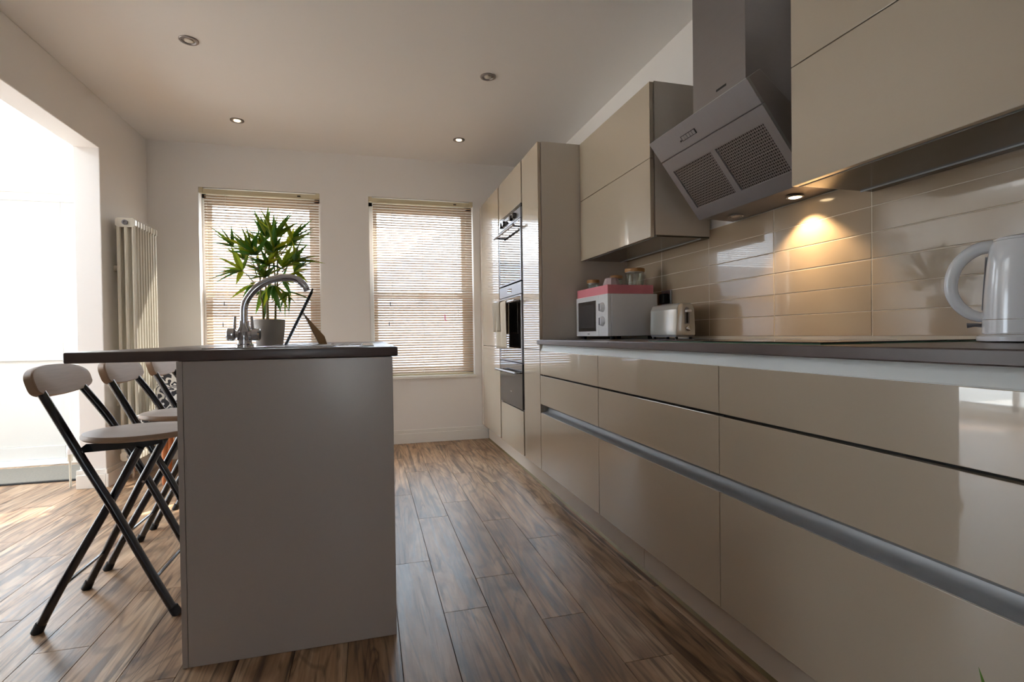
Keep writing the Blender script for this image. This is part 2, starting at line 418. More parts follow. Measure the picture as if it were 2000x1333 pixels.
f.build('door_leaf', 'upvc', d2, bevel=0.003); B(GD[0] + 0.28, GD[1] - 0.28, YREAR - 0.073, YREAR - 0.067, 0.23, GD[2] - 0.13).build('pane', 'glass', d2)
# side room: wall with an unseen glazed opening added for its light, near wall
we = MB(); gy0, gy1, gz0, gz1 = 3.0, 4.45, 0.08, 2.1
we.box(EXT_L - 0.2, EXT_L, EXT_N, gy0, 0, H).box(EXT_L - 0.2, EXT_L, gy1, YB, 0, H).box(EXT_L - 0.2, EXT_L, gy0, gy1, 0, gz0).box(EXT_L - 0.2, EXT_L, gy0, gy1, gz1, H)
struct(we.build('wall_side_room', 'wall'), 'white outer wall of the side room with an added glazed opening')
struct(B(EXT_L, XL2, EXT_N - 0.15, EXT_N, 0, H).build('wall_side_room_near', 'wall'), 'white near end wall of the side room')
w3 = thing('window_3', (EXT_L - 0.1, (gy0 + gy1) / 2, gz0), 'unseen glazing added to the side room wall to let in light', kind='structure')
fr = MB()
for yy in (gy0, gy0 + 0.70, gy1 - 0.06): fr.box(EXT_L - 0.14, EXT_L - 0.08, yy, yy + 0.06, gz0, gz1)
fr.box(EXT_L - 0.14, EXT_L - 0.08, gy0, gy1, gz0, gz0 + 0.06).box(EXT_L - 0.14, EXT_L - 0.08, gy0, gy1, gz1 - 0.06, gz1)
fr.build('window_frame', 'upvc', w3); B(EXT_L - 0.113, EXT_L - 0.107, gy0 + 0.05, gy1 - 0.05, gz0 + 0.05, gz1 - 0.05).build('pane', 'glass', w3)
w4 = thing('window_4', ((RL[0] + RL[1]) / 2, (RL[2] + RL[3]) / 2, H + 0.12), 'unseen rooflight added over the side room to brighten it', kind='structure')  # added out of view as a daylight source for the side room
fr = MB(); fr.box(RL[0] - 0.06, RL[0], RL[2] - 0.06, RL[3] + 0.06, H + 0.12, H + 0.18).box(RL[1], RL[1] + 0.06, RL[2] - 0.06, RL[3] + 0.06, H + 0.12, H + 0.18)
fr.box(RL[0], RL[1], RL[2] - 0.06, RL[2], H + 0.12, H + 0.18).box(RL[0], RL[1], RL[3], RL[3] + 0.06, H + 0.12, H + 0.18)

for k in range(1, 4):
    yy = RL[2] + (RL[3] - RL[2]) * k / 4; fr.box(RL[0], RL[1], yy - 0.025, yy + 0.025, H + 0.10, H + 0.18)
fr.build('window_frame', 'upvc', w4); B(RL[0] - 0.03, RL[1] + 0.03, RL[2] - 0.03, RL[3] + 0.03, H + 0.18, H + 0.186).build('pane', 'glass', w4)

# outside: paved yard, wall raised to dim the sky behind the slats, neighbouring house to the right
struct(B(-30, 30, -30, 40, -0.55, -0.25).build('ground', 'paving'), 'pale paved yard outside the windows')
gw = tag(MB().box(-9, 1.9, 8.0, 8.25, -0.25, 2.05).box(-9, 1.95, 7.96, 8.29, 2.05, 2.12).build('garden_wall', 'garden_block'), 'pale block garden wall raised to dim the sky behind the blinds', 'wall', kind='structure')
nh = thing('neighbour_house', (5.5, 10.0, -0.25), 'rendered neighbouring house beyond the yard', 'house')
hb = MB(); hb.prism([(2.35, -0.25), (9.0, -0.25), (9.0, 5.6), (5.6, 7.6), (2.35, 5.6)], 1, 8.6, 14.0)
hb.build('house_walls', 'render_wall', nh)
hb = MB(); hb.prism([(2.1, 5.46), (5.6, 7.62), (9.25, 5.46), (9.25, 5.64), (5.6, 7.82), (2.1, 5.64)], 1, 8.4, 14.2); hb.build('roof', 'roof_tile', nh)

# baseboards
def baseboard(name, pts, label):
    # pts: footprint runs ((x0,x1,y0,y1)), two-step profile
    mb = MB()
    for x0, x1, y0, y1, nx, ny in pts:
        mb.box(x0, x1, y0, y1, 0, 0.088)
        mb.box(x0 + (0.006 if nx < 0 else 0), x1 - (0.006 if nx > 0 else 0), y0 + (0.006 if ny < 0 else 0), y1 - (0.006 if ny > 0 else 0), 0.088, 0.118)
    return struct(mb.build(name, 'white_paint', bevel=0.003), label)
baseboard('baseboard_back', [(XL + 0.016, D + 0.06, YB - 0.016, YB, 0, -1)], 'white moulded skirting board along the back wall under the windows')
baseboard('baseboard_left', [(XL, XL + 0.016, YJ - 0.016, YB - 0.016, 1, 0), (XL2 - 0.016, XL, YJ - 0.016, YJ, 0, -1), (XL2 - 0.016, XL2, YJ, YB - 0.02, -1, 0)], 'white moulded skirting wrapped round the foot of the left pier')

# ------------------------------------------------------------------ windows
def window(idx, x0, x1, label):
    w = thing('window_%d' % idx, ((x0 + x1) / 2, YB + 0.12, ZW0), label, kind='structure')
    y0, y1 = YB + 0.085, YB + 0.145; zm = 1.30
    f = MB().box(x0, x0 + 0.035, y0, y1, ZW0, ZW1).box(x1 - 0.055, x1, y0, y1, ZW0, ZW1).box(x0, x1, y0, y1, ZW1 - 0.07, ZW1).box(x0, x1, y0, y1, ZW0, ZW0 + 0.03)
    f.build('window_frame', 'upvc', w, bevel=0.004, seg=1)
    for nm, za, zb, ys in (('sash', ZW0 + 0.03, zm + 0.03, y0 - 0.012), ('sash', zm - 0.03, ZW1 - 0.07, y0 + 0.02)):
        s = MB().box(x0 + 0.03, x0 + 0.07, ys, ys + 0.035, za, zb).box(x1 - 0.095, x1 - 0.05, ys, ys + 0.035, za, zb)
        s.box(x0 + 0.07, x1 - 0.095, ys, ys + 0.035, za, za + 0.045).box(x0 + 0.07, x1 - 0.095, ys, ys + 0.035, zb - 0.05, zb)
        so = s.build(nm, 'upvc', w, bevel=0.004, seg=1)
        B(x0 + 0.065, x1 - 0.09, ys + 0.014, ys + 0.020, za + 0.045, zb - 0.045).build('pane', 'glass', so)
    B((x0 + x1) / 2 - 0.04, (x0 + x1) / 2 + 0.04, y0 - 0.03, y0 - 0.012, zm + 0.005, zm + 0.03).build('handle', 'white_paint', w)
    MB().prism([(YB - 0.022, ZW0 - 0.02), (YB + 0.095, ZW0 - 0.02), (YB + 0.095, ZW0 + 0.006), (YB - 0.022, ZW0 + 0.002)], 0, x0 - 0.012, x1 + 0.012).build('window_sill', 'white_paint', w, bevel=0.003)
    B(x0 - 0.03, x1 + 0.03, YB + 0.145, YB + 0.25, ZW0 - 0.06, ZW0).build('outer_sill', 'garden_block', w)
    return w
window(1, W1[0], W1[1], 'sash window behind the potted plant, left of the pair')
window(2, W2[0], W2[1], 'sash window beside the tall oven units, right of the pair')

SLAT_TILT = math.radians(38)
def blind(x0, x1, label, charm):
    b = thing('venetian_blind', ((x0 + x1) / 2, YB + 0.03, ZW0 + 0.01), label, 'blind', 'venetian blinds at the two windows')
    yc = YB + 0.022; zt = ZW1
    MB().box(x0 + 0.028, x1 - 0.012, yc - 0.016, yc + 0.016, zt - 0.046, zt - 0.010).build('headrail', 'headrail', b, bevel=0.002)
    for xa in (x0 + 0.001, x1 - 0.030): B(xa, xa + 0.029, yc - 0.02, yc + 0.02, zt - 0.044, zt - 0.001).build('bracket', 'headrail', b, bevel=0.002)
    B(x1 - 0.175, x1 - 0.15, yc - 0.0185, yc - 0.0155, zt - 0.036, zt - 0.026).build('cord_lock', 'tassel', b)
    L = (x1 - x0) - 0.046; sl = MB()
    hw = 0.0125; n = 4; th = 0.0005
    prof = []
    for k in range(n + 1):
        t = -1 + 2 * k / n; prof.append((t * hw, 0.0022 * (1 - t * t)))
    prof2 = prof + [(a, c - th) for a, c in reversed(prof)]
    cs, sn = math.cos(SLAT_TILT), math.sin(SLAT_TILT)
    rot = [(a * cs - c * sn, a * sn + c * cs) for a, c in prof2]     # outer edge up, room edge down
    sl.prism(rot, 0, -L / 2, L / 2)
    me = sl.mesh('slat', 'slat')
    z = zt - 0.062; zend = ZW0 + 0.03; pitch = 0.0218; xm = (x0 + x1) / 2 + 0.013
    k = 0
    while z > zend:
        dz = 0.0009 * math.sin(k * 1.7) ; ry = 0.0012 * math.sin(k * 0.9 + x0)
        inst(me, 'slat', b, (xm, yc, z + dz), (0, ry, 0)); z -= pitch; k += 1
    B(xm - L / 2, xm + L / 2, yc - 0.012, yc + 0.012, ZW0 + 0.008, ZW0 + 0.022).build('bottom_rail', 'headrail', b, bevel=0.003)
    for fx in (0.21, 0.5, 0.795):
        xx = x0 + (x1 - x0) * fx
        MB().tube([(xx, yc - 0.0135, zt - 0.046), (xx, yc - 0.0135, ZW0 + 0.02)], 0.0012, 5).tube([(xx, yc + 0.0135, zt - 0.046), (xx, yc + 0.0135, ZW0 + 0.02)], 0.0012, 5).build('ladder_cord', 'cord', b)
    xx = x0 + (x1 - x0) * 0.175
    for dx, ze in ((0.012, 1.205), (0.0, 1.035)):
        cd = MB().tube([(xx + dx + 0.02, yc - 0.02, zt - 0.046), (xx + dx, yc - 0.022, ze + 0.03)], 0.001, 5).build('pull_cord', 'cord', b)
        MB().tube([(xx + dx, yc - 0.022, ze + 0.035), (xx + dx, yc - 0.022, ze)], [0.0025, 0.0045], 8).build('tassel', 'tassel', cd)
    xx = x1 - 0.145
    MB().tube([(xx, yc - 0.022, zt - 0.046), (xx, yc - 0.022, 1.20)], 0.001, 5).tube([(xx, yc - 0.022, 1.20), (xx, yc - 0.022, 1.10)], 0.003, 6).build('tilt_wand', 'cord', b)
    if charm:
        MB().tube([(x0 + 0.645, yc - 0.021, 1.13), (x0 + 0.645, yc - 0.021, 1.09), (x0 + 0.655, yc - 0.021, 1.07)], 0.004, 6).build('pink_charm', 'pink_tassel', b)['label'] = 'small pink tag hooked in the slats'
    return b
blind(W1[0], W1[1], 'cream venetian blind in the window behind the potted plant', False)
blind(W2[0], W2[1], 'cream venetian blind in the window beside the tall oven units', True)

# ------------------------------------------------------------------ side room: glazed door, mat, panel radiator
dr = thing('door_1', ((DX0 + DX1) / 2, YB + 0.12, 0), 'white half-glazed outer door in the side room', kind='structure')
yd = YB + 0.115
f = MB().box(DX0, DX0 + 0.06, yd, yd + 0.07, 0.0, DZ1).box(DX1 - 0.06, DX1, yd, yd + 0.07, 0.0, DZ1).box(DX0, DX1, yd, yd + 0.07, DZ1 - 0.06, DZ1).box(DX0, DX1, yd - 0.03, yd + 0.07, 0.0, 0.035)
f.build('door_frame', 'upvc', dr, bevel=0.004)
a, b_, yl = DX0 + 0.06, DX1 - 0.06, yd + 0.008
f = MB().box(a, a + 0.12, yl, yl + 0.05, 0.04, DZ1 - 0.06).box(b_ - 0.12, b_, yl, yl + 0.05, 0.04, DZ1 - 0.06)
f.box(a + 0.12, b_ - 0.12, yl, yl + 0.05, 0.04, 0.14).box(a + 0.12, b_ - 0.12, yl, yl + 0.05, 0.79, 0.93).box(a + 0.12, b_ - 0.12, yl, yl + 0.05, DZ1 - 0.19, DZ1 - 0.06)
leaf = f.build('door_leaf', 'door_cream', dr, bevel=0.004)
MB().box(a + 0.12, b_ - 0.12, yl + 0.016, yl + 0.04, 0.14, 0.79).build('door_panel', 'door_cream', leaf, bevel=0.002)
MB().box(a + 0.12, b_ - 0.12, yl + 0.022, yl + 0.030, 0.93, DZ1 - 0.19).build('pane', 'glass', leaf)
MB().box(a + 0.035, a + 0.07, yl - 0.012, yl, 0.95, 1.15).tube([(a + 0.05, yl - 0.01, 1.05), (a + 0.05, yl - 0.045, 1.05), (a + 0.16, yl - 0.045, 1.05)], 0.008, 8).build('handle', 'chrome', dr)

m_ = thing('door_mat', (-2.5, 4.37, 0), 'grey woven door mat inside the side room door', 'mat')
MB().box(-3.0, -1.90, 4.15, 4.62, 0.0005, 0.012).build('mat_pile', 'mat_grey', m_, bevel=0.003)
MB().box(-3.0, -1.90, 4.128, 4.152, 0.0005, 0.010).build('mat_edge', 'mat_border', m_)

pr = thing('panel_radiator', (-1.84, 4.25, 0.12), 'white panel radiator hidden behind the left pier, only its valve showing', 'radiator')
MB().box(-1.89, -1.83, 4.02, 4.55, 0.14, 0.74).build('radiator_panel', 'white_paint', pr, bevel=0.008)
for yy in (4.12, 4.45): B(-1.83, XL2, yy, yy + 0.03, 0.5, 0.56).build('wall_bracket', 'white_paint', pr)
v = MB(); v.tube([(-1.86, 4.03, 0.20), (-1.86, 3.955, 0.20)], 0.010, 10).tube([(-1.86, 3.955, 0.215), (-1.86, 3.955, 0.17)], 0.014, 10).tube([(-1.86, 3.955, 0.17), (-1.86, 3.955, 0.0)], 0.007, 8)
v.build('valve', 'radiator', pr)
MB().lathe([(0.016, 0), (0.019, 0.01), (0.019, 0.045), (0.014, 0.055)], (-1.86, 3.955, 0.213), 14).build('valve_cap', 'white_plastic', pr)

# vertical column radiator on the left wall
cr = thing('column_radiator', (-1.535, 4.15, 0.13), 'tall cream three-column radiator on the left wall by the corner', 'radiator')
s = MB(); zt_, zb_ = 1.745, 0.14
for xx in (-0.043, 0.0, 0.043): s.tube([(xx, 0, zb_ + 0.03), (xx, 0, zt_ - 0.03)], 0.0125, 8)
for zz in (zb_ + 0.03, zt_ - 0.03):
    s.prism([(-0.057, zz - 0.018), (-0.045, zz - 0.03), (0.045, zz - 0.03), (0.057, zz - 0.018), (0.057, zz + 0.018), (0.045, zz + 0.03), (-0.045, zz + 0.03), (-0.057, zz + 0.018)], 1, -0.014, 0.014)
sec = s.mesh('radiator_section', 'radiator')
for i in range(9): inst(sec, 'radiator_section', cr, (-1.535, 3.99 + i * 0.043, 0))
for zz in (zb_ + 0.03, zt_ - 0.03):
    MB().tube([(-1.535, 3.985, zz), (-1.535, 4.34, zz)], 0.018, 10).build('header_pipe', 'radiator', cr)
    MB().lathe([(0.017, 0), (0.017, -0.008), (0.009, -0.009), (0.008, -0.004)], (-1.535, 3.975, zz), 14, axis=1).build('end_plug', 'grey_plastic', cr)
for yy in (4.05, 4.28):
    for zz in (0.5, 1.4): B(XL, -1.59, yy, yy + 0.03, zz, zz + 0.04).build('wall_bracket', 'radiator', cr)
MB().tube([(-1.535, 4.02, 0.14), (-1.535, 4.02, 0.0)], 0.008, 8).tube([(-1.535, 4.30, 0.14), (-1.535, 4.30, 0.0)], 0.008, 8).build('feed_pipe', 'chrome', cr)

# ------------------------------------------------------------------ tiles on the right wall
TX = XW - 0.009
TP = 0.0835
B(TX - 0.0004, XW, Y4 - 0.35, Y1 - 0.002, 0.912, 1.425).build('grout_bed', 'grout', wr)
tile_cache = {}
def tile_mesh(w, h):
    k = (round(w, 4), round(h, 4))
    if k not in tile_cache: tile_cache[k] = B(-0.0055, 0.0, -w / 2, w / 2, -h / 2, h / 2).mesh('tile', 'tile', bevel=0.0012, seg=2)
    return tile_cache[k]
jy = [2.9285, 2.536, 2.126, 1.716, 1.300, 0.886, 0.47, 0.055]
rows = [(0.9225, 1.003), (1.003, 1.087), (1.087, 1.170), (1.170, 1.2545), (1.2545, 1.338), (1.338, 1.424)]
for i in range(len(jy) - 1):
    for r, (za, zb) in enumerate(rows):
        g = 0.0018; gz0 = 0.0012 if r != 3 else 0.002; gz1 = 0.0012 if r != 2 else 0.002
        ya, yb = jy[i + 1] + g, jy[i] - g
        inst(tile_mesh(yb - ya, zb - za - gz0 - gz1), 'tile', wr, (TX + 0.0040, (ya + yb) / 2, (za + gz0 + zb - gz1) / 2), (random.uniform(-0.0006, 0.0006), random.uniform(-0.0015, 0.0015), random.uniform(-0.0015, 0.0015)))

# ------------------------------------------------------------------ the run of cabinets on the right
G = 0.0016
def front(name, parent, y0, y1, z0, z1, x=D, m='gloss_cashmere'):
    return B(x, x + 0.019, y0 + G, y1 - G, z0 + G, z1 - G).build(name, m, parent, bevel=0.0012, seg=2)
def base_unit(y0, y1, label):
    c = thing('base_cabinet', ((D + XW) / 2, (y0 + y1) / 2, ZB), label, 'cabinet', 'gloss base cabinets under the long worktop')
    mb = MB().box(D + 0.056, XW - 0.002, y0, y1, ZB, 0.8805).box(D + 0.022, D + 0.056, y0, y1, ZB, ZQ - 0.02).box(D + 0.022, D + 0.056, y0, y1, ZR + 0.004, ZT - 0.012)
    mb.build('carcass', 'dark_gap', c)  # near-black instead of edge colour, painting in the shade between drawers
    for z0, z1 in ((ZB, ZQ), (ZR, ZS - 0.001), (ZS + 0.004, ZT)): front('drawer_front', c, y0, y1, z0, z1)
    # hollow aluminium finger rails
    x = D
    MB().prism([(x + 0.004, ZQ - 0.008), (x + 0.004, ZQ - 0.001), (x + 0.026, ZQ + 0.001), (x + 0.040, ZQ + 0.010), (x + 0.046, ZQ + 0.026), (x + 0.040, ZR - 0.004), (x + 0.030, ZR + 0.004), (x + 0.055, ZR + 0.004), (x + 0.055, ZQ - 0.02), (x + 0.020, ZQ - 0.02), (x + 0.020, ZQ - 0.008)], 1, y0, y1).build('finger_rail', 'aluminium', c)
    MB().prism([(x + 0.003, ZT - 0.010), (x + 0.003, ZT - 0.0005), (x + 0.006, ZT + 0.0005), (x + 0.010, ZT + 0.010), (x + 0.014, ZT + 0.022), (x + 0.017, 0.8812), (x + 0.055, 0.8812), (x + 0.055, ZT - 0.012), (x + 0.020, ZT - 0.012), (x + 0.020, ZT - 0.010)], 1, y0, y1).build('top_rail', 'rail_white', c)
    return c
base_unit(Y2, Y1, 'three-drawer gloss base cabinet next to the tall oven units')
base_unit(Y3, Y2, 'three-drawer gloss base cabinet in the middle of the run')
base_unit(Y4, Y3, 'wide three-drawer gloss base cabinet nearest the camera, under the kettle')
tag(MB().box(D + 0.056, D + 0.074, Y4, YT + 0.05, 0.004, ZB).box(D + 0.0545, D + 0.056, 1.83, 1.834, 0.006, ZB - 0.002).build('plinth', 'plinth'), 'long beige plinth board under the right-hand cabinets', 'plinth')
tag(MB().prism([(D + 0.048, 0.0), (D + 0.056, 0.0), (D + 0.056, 0.010)], 1, Y4, YT + 0.05).build('floor_trim', 'brass_trim'), 'thin brass-coloured trim where the plinth meets the floor', 'trim')

def tall_door_pair(parent, y0, y1, split=0.85):
    front('door', parent, y0, y1, ZB, split); front('door', parent, y0, y1, split, ZTALL)
tl = thing('tall_cabinet', ((D + XW) / 2, (YO2 + YT) / 2, ZB), 'tall gloss larder cabinet next to the back wall', 'cabinet', 'tall gloss cabinets')
MB().box(D + 0.022, XW - 0.002, YO2 + 0.012, YT, ZB, ZTALL).build('carcass', 'carcass_edge', tl)
tall_door_pair(tl, YO2 + 0.004, YT)
B(D + 0.006, D + 0.020, YT, YB - 0.004, ZB, ZTALL).build('filler_strip', 'matt_cashmere', tl)
to = thing('oven_tower', ((D + XW) / 2, (YO1 + YO2) / 2, ZB), 'tall gloss housing that holds the two built-in ovens', 'cabinet', 'tall gloss cabinets')
oy0, oy1 = YO1 + 0.034, YO2 - 0.028
mb = MB().box(D + 0.022, XW - 0.002, YO1 + 0.012, oy0, ZB, ZTALL).box(D + 0.022, XW - 0.002, oy1, YO2 + 0.010, ZB, ZTALL)
mb.box(D + 0.022, XW - 0.002, oy0, oy1, 1.812, ZTALL).box(D + 0.022, XW - 0.002, oy0, oy1, ZB, 0.435).box(D + 0.35, XW - 0.002, oy0, oy1, 0.435, 1.812)
mb.build('carcass', 'carcass_edge', to)
front('door', to, oy0 - 0.002, oy1 + 0.002, 1.812, ZTALL); front('door', to, oy0 - 0.002, oy1 + 0.002, ZB, 0.432)
for a, b_ in ((YO1 + 0.010, oy0 - 0.004), (oy1 + 0.004, YO2 + 0.002)):
    MB().box(D + 0.010, D + 0.0215, a, b_, ZB, ZTALL).build('grip_strip', 'aluminium', to)
t2 = thing('tall_cabinet', ((D + XW) / 2, (Y1 + YO1) / 2, ZB), 'narrow tall gloss cabinet at the end of the worktop', 'cabinet', 'tall gloss cabinets')
MB().box(D + 0.022, XW - 0.002, Y1 + 0.004, YO1 + 0.006, ZB, ZTALL - 0.003).build('carcass', 'matt_cashmere', t2, bevel=0.001)
tall_door_pair(t2, Y1 + 0.004, YO1 + 0.006)
MB().box(D + 0.0225, XW - 0.002, Y1 + 0.0005, Y1 + 0.0035, 0.912, ZTALL).build('side_panel', 'matt_cashmere', t2)

# ovens
def handle_bar(parent, z, y0, y1, m='steel'):
    x = D - 0.046
    hb_ = MB().tube([(x, y0, z), (x, y1, z)], 0.0085, 12)
    for yy in (y0 + 0.045, y1 - 0.045): hb_.tube([(x, yy, z), (D - 0.004, yy, z)], 0.007, 8)
    return hb_.build('handle', m, parent)
def oven(z0, z1, zc, knobs, label):
    o = thing('oven', (D + 0.1, (oy0 + oy1) / 2, z0), label, 'oven', 'built-in ovens in the tower')
    B(D + 0.016, D + 0.34, oy0 + 0.012, oy1 - 0.012, z0 + 0.006, z1 - 0.006).build('body', 'steel', o)
    B(D - 0.004, D + 0.016, oy0 + 0.002, oy1 - 0.002, zc + 0.002, z1 - 0.002).build('control_panel', 'steel_brushed', o, bevel=0.002)
    d_ = MB().box(D - 0.004, D + 0.014, oy0 + 0.002, oy0 + 0.020, z0 + 0.002, zc - 0.002).box(D - 0.004, D + 0.014, oy1 - 0.020, oy1 - 0.002, z0 + 0.002, zc - 0.002)
    d_.box(D - 0.004, D + 0.014, oy0 + 0.020, oy1 - 0.020, z0 + 0.002, z0 + 0.012).box(D - 0.004, D + 0.014, oy0 + 0.020, oy1 - 0.020, zc - 0.012, zc - 0.002)
    do = d_.build('door', 'steel_brushed', o)
    B(D - 0.003, D + 0.012, oy0 + 0.020, oy1 - 0.020, z0 + 0.012, zc - 0.012).build('door_glass', 'oven_glass', do)
    for yy in knobs: MB().lathe([(0.017, 0), (0.020, -0.003), (0.020, -0.018), (0.017, -0.022)], (D - 0.004, yy, (zc + z1) / 2), 18, axis=0).build('knob', 'oven_dark', o)
    B(D - 0.0048, D - 0.004, (oy0 + oy1) / 2 - 0.06, (oy0 + oy1) / 2 + 0.06, (zc + z1) / 2 - 0.016, (zc + z1) / 2 + 0.016).build('display', 'oven_glass', o)
    handle_bar(o, zc - 0.045, oy0 + 0.02, oy1 - 0.02)
    return o
oven(1.303, 1.790, 1.715, (oy0 + 0.12, oy0 + 0.20, oy1 - 0.20, oy1 - 0.12), 'upper built-in oven with steel control panel and knobs')
oven(0.752, 1.296, 1.214, (), 'lower built-in oven with a tea towel on its handle')
B(D + 0.0, D + 0.02, oy0, oy1, 1.792, 1.811).build('vent_grille', 'oven_dark', to)
wd = thing('warming_drawer', (D + 0.1, (oy0 + oy1) / 2, 0.438), 'dark glass warming drawer below the lower oven', 'drawer')
B(D - 0.004, D + 0.016, oy0 + 0.002, oy1 - 0.002, 0.440, 0.748).build('drawer_glass', 'oven_dark', wd, bevel=0.002)
B(D + 0.016, D + 0.34, oy0 + 0.012, oy1 - 0.012, 0.438, 0.745).build('body', 'steel', wd)
handle_bar(wd, 0.683, oy0 + 0.02, oy1 - 0.02)
B(D - 0.0046, D - 0.004, 3.56, 3.60, 0.535, 0.541).build('badge', 'steel', wd)
# tea towel over the lower handle
tw = thing('tea_towel', (D - 0.046, 3.70, 0.85), 'folded beige checked tea towel hanging on the oven handle', 'towel')
zh = 1.169
def drape(y0, y1, zf, zbk, amp, ph, xo=0.0):
    def fn(u, v):
        y = y0 + (y1 - y0) * u
        s_ = v * 2 - 1
        r = 0.012 + xo
        if s_ < -0.1: z = zh + (zf - zh) * ((-s_ - 0.1) / 0.9); x = D - 0.046 - r; k = (-s_ - 0.1) / 0.9
        elif s_ > 0.1: z = zh + (zbk - zh) * ((s_ - 0.1) / 0.9); x = D - 0.046 + r; k = (s_ - 0.1) / 0.9
        else:
            an = (s_ + 0.1) / 0.2 * math.pi; x = D - 0.046 - r * math.cos(an); z = zh + r * math.sin(an); k = 0
        w = math.sin(u * 13 + ph) * amp * k
        return (x + (w if s_ < 0 else -abs(w) * 0.3), y + (z - zh) * 0.02 * math.sin(ph + u * 3), z)
    return MB().grid(fn, 22, 36)
def cloth(name, mb, m):
    o = mb.build(name, m, tw); md = o.modifiers.new('thick', 'SOLIDIFY'); md.thickness = 0.003; md.offset = 0; return o
cloth('towel_back_layer', drape(3.50, 3.80, 0.845, 0.95, 0.008, 0.4), 'towel')
cloth('towel_front_layer', drape(3.66, 3.87, 0.965, 1.02, 0.006, 1.7, 0.006), 'towel_check')

# worktop, hob
tag(MB().box(D - 0.02, XW - 0.010, Y4 - 0.02, Y1 - 0.001, 0.882, 0.910).build('worktop', 'worktop', bevel=0.003), 'long dark brown laminate worktop along the right wall', 'worktop')
hb = thing('induction_hob', (1.25, 1.34, 0.910), 'black glass hob set on the right-hand worktop under the hood', 'hob')
B(1.00, 1.50, 0.962, 1.722, 0.9102, 0.9160).build('hob_glass', 'hob_glass', hb, bevel=0.0012)
MB().box(0.9985, 1.5015, 0.9605, 1.7235, 0.9102, 0.9130).build('hob_rim', 'hob_edge', hb)
for x_, y_, r_ in ((1.13, 1.15, 0.09), (1.37, 1.16, 0.07), (1.13, 1.53, 0.07), (1.37, 1.52, 0.09)):
    MB().lathe([(r_, 0), (r_, 0.0003), (r_ - 0.003, 0.0003), (r_ - 0.003, 0)], (x_, y_, 0.9159), 36).build('cooking_ring', 'grey_plastic', hb)

# wall cabinets
ZU, ZM = 1.379, 1.7385
def wall_unit(y0, y1, label, right_split):
    x = 1.244
    c = thing('wall_cabinet', ((x + XW) / 2, (y0 + y1) / 2, ZU), label, 'cabinet', 'gloss wall cabinets')
    MB().box(x + 0.024, XW - 0.0095, y0, y1, ZU + 0.012, ZTALL + 0.004).build('carcass', 'matt_cashmere', c, bevel=0.001)
    front('door', c, y0, y1, ZU, ZM, x); front('door', c, y0, y1, ZM, ZTALL, x)
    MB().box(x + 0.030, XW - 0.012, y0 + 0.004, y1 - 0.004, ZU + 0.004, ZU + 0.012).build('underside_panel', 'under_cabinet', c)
    MB().box(x + 0.026, x + 0.030, y0 + 0.002, y1 - 0.002, ZU + 0.001, ZU + 0.012).box(XW - 0.06, XW - 0.056, y0 + 0.004, y1 - 0.004, ZU + 0.000, ZU + 0.004).build('light_pelmet', 'aluminium', c)
    return c
wall_unit(2.116, Y1 - 0.002, 'gloss wall cabinet between the tall units and the extractor hood', True)
wall_unit(0.10, 1.300, 'large gloss wall cabinet right of the extractor hood', False)

# ------------------------------------------------------------------ extractor hood
hy0, hy1 = 1.373, 1.955
A = Vector((1.145, 1.733)); Bp = Vector((1.385, 1.426))
dv = (Bp - A).normalized(); nv = Vector((-dv.y, dv.x)) if (-dv.y) > 0 else Vector((dv.y, -dv.x))   # towards the wall and up
L = (Bp - A).length
def hp(t, s): return (A.x + dv.x * t + nv.x * s, A.y + dv.y * t + nv.y * s)     # along the face, into the body
hd = thing('extractor_hood', (1.40, (hy0 + hy1) / 2, 1.426), 'angled stainless steel extractor hood with chimney between the wall cabinets', 'hood')
back = [hp(0.004, 0.0), hp(L, 0.0), (XW - 0.012, 1.426), (XW - 0.012, 1.56), (1.42, 1.60), hp(0.004, 0.066)]
back[0] = hp(0.002, 0.0128); back[1] = hp(L, 0.0128)
MB().prism(back, 1, hy0 + 0.003, hy1 - 0.003).build('body', 'steel', hd, bevel=0.0015)
def slab(t0, t1, y0, y1, s0, s1): return MB().prism([hp(t0, s0), hp(t1, s0), hp(t1, s1), hp(t0, s1)], 1, y0, y1)
slab(0, 0.093, hy0, hy1, 0, 0.012).build('control_strip', 'steel_brushed', hd, bevel=0.0012)
T0, T1 = 0.0965, L
fy = [(hy0 + 0.035, (hy0 + hy1) / 2 - 0.014), ((hy0 + hy1) / 2 + 0.014, hy1 - 0.035)]
ft0, ft1 = 0.150, 0.335
fp = MB()
def fadd(t0, t1, y0, y1): fp.prism([hp(t0, 0), hp(t1, 0), hp(t1, 0.012), hp(t0, 0.012)], 1, y0, y1)
fadd(T0, ft0, hy0, hy1); fadd(ft1, T1, hy0, hy1)
fadd(ft0, ft1, hy0, fy[0][0]); fadd(ft0, ft1, fy[0][1], fy[1][0]); fadd(ft0, ft1, fy[1][1], hy1)
fp.build('front_panel', 'steel_brushed', hd)
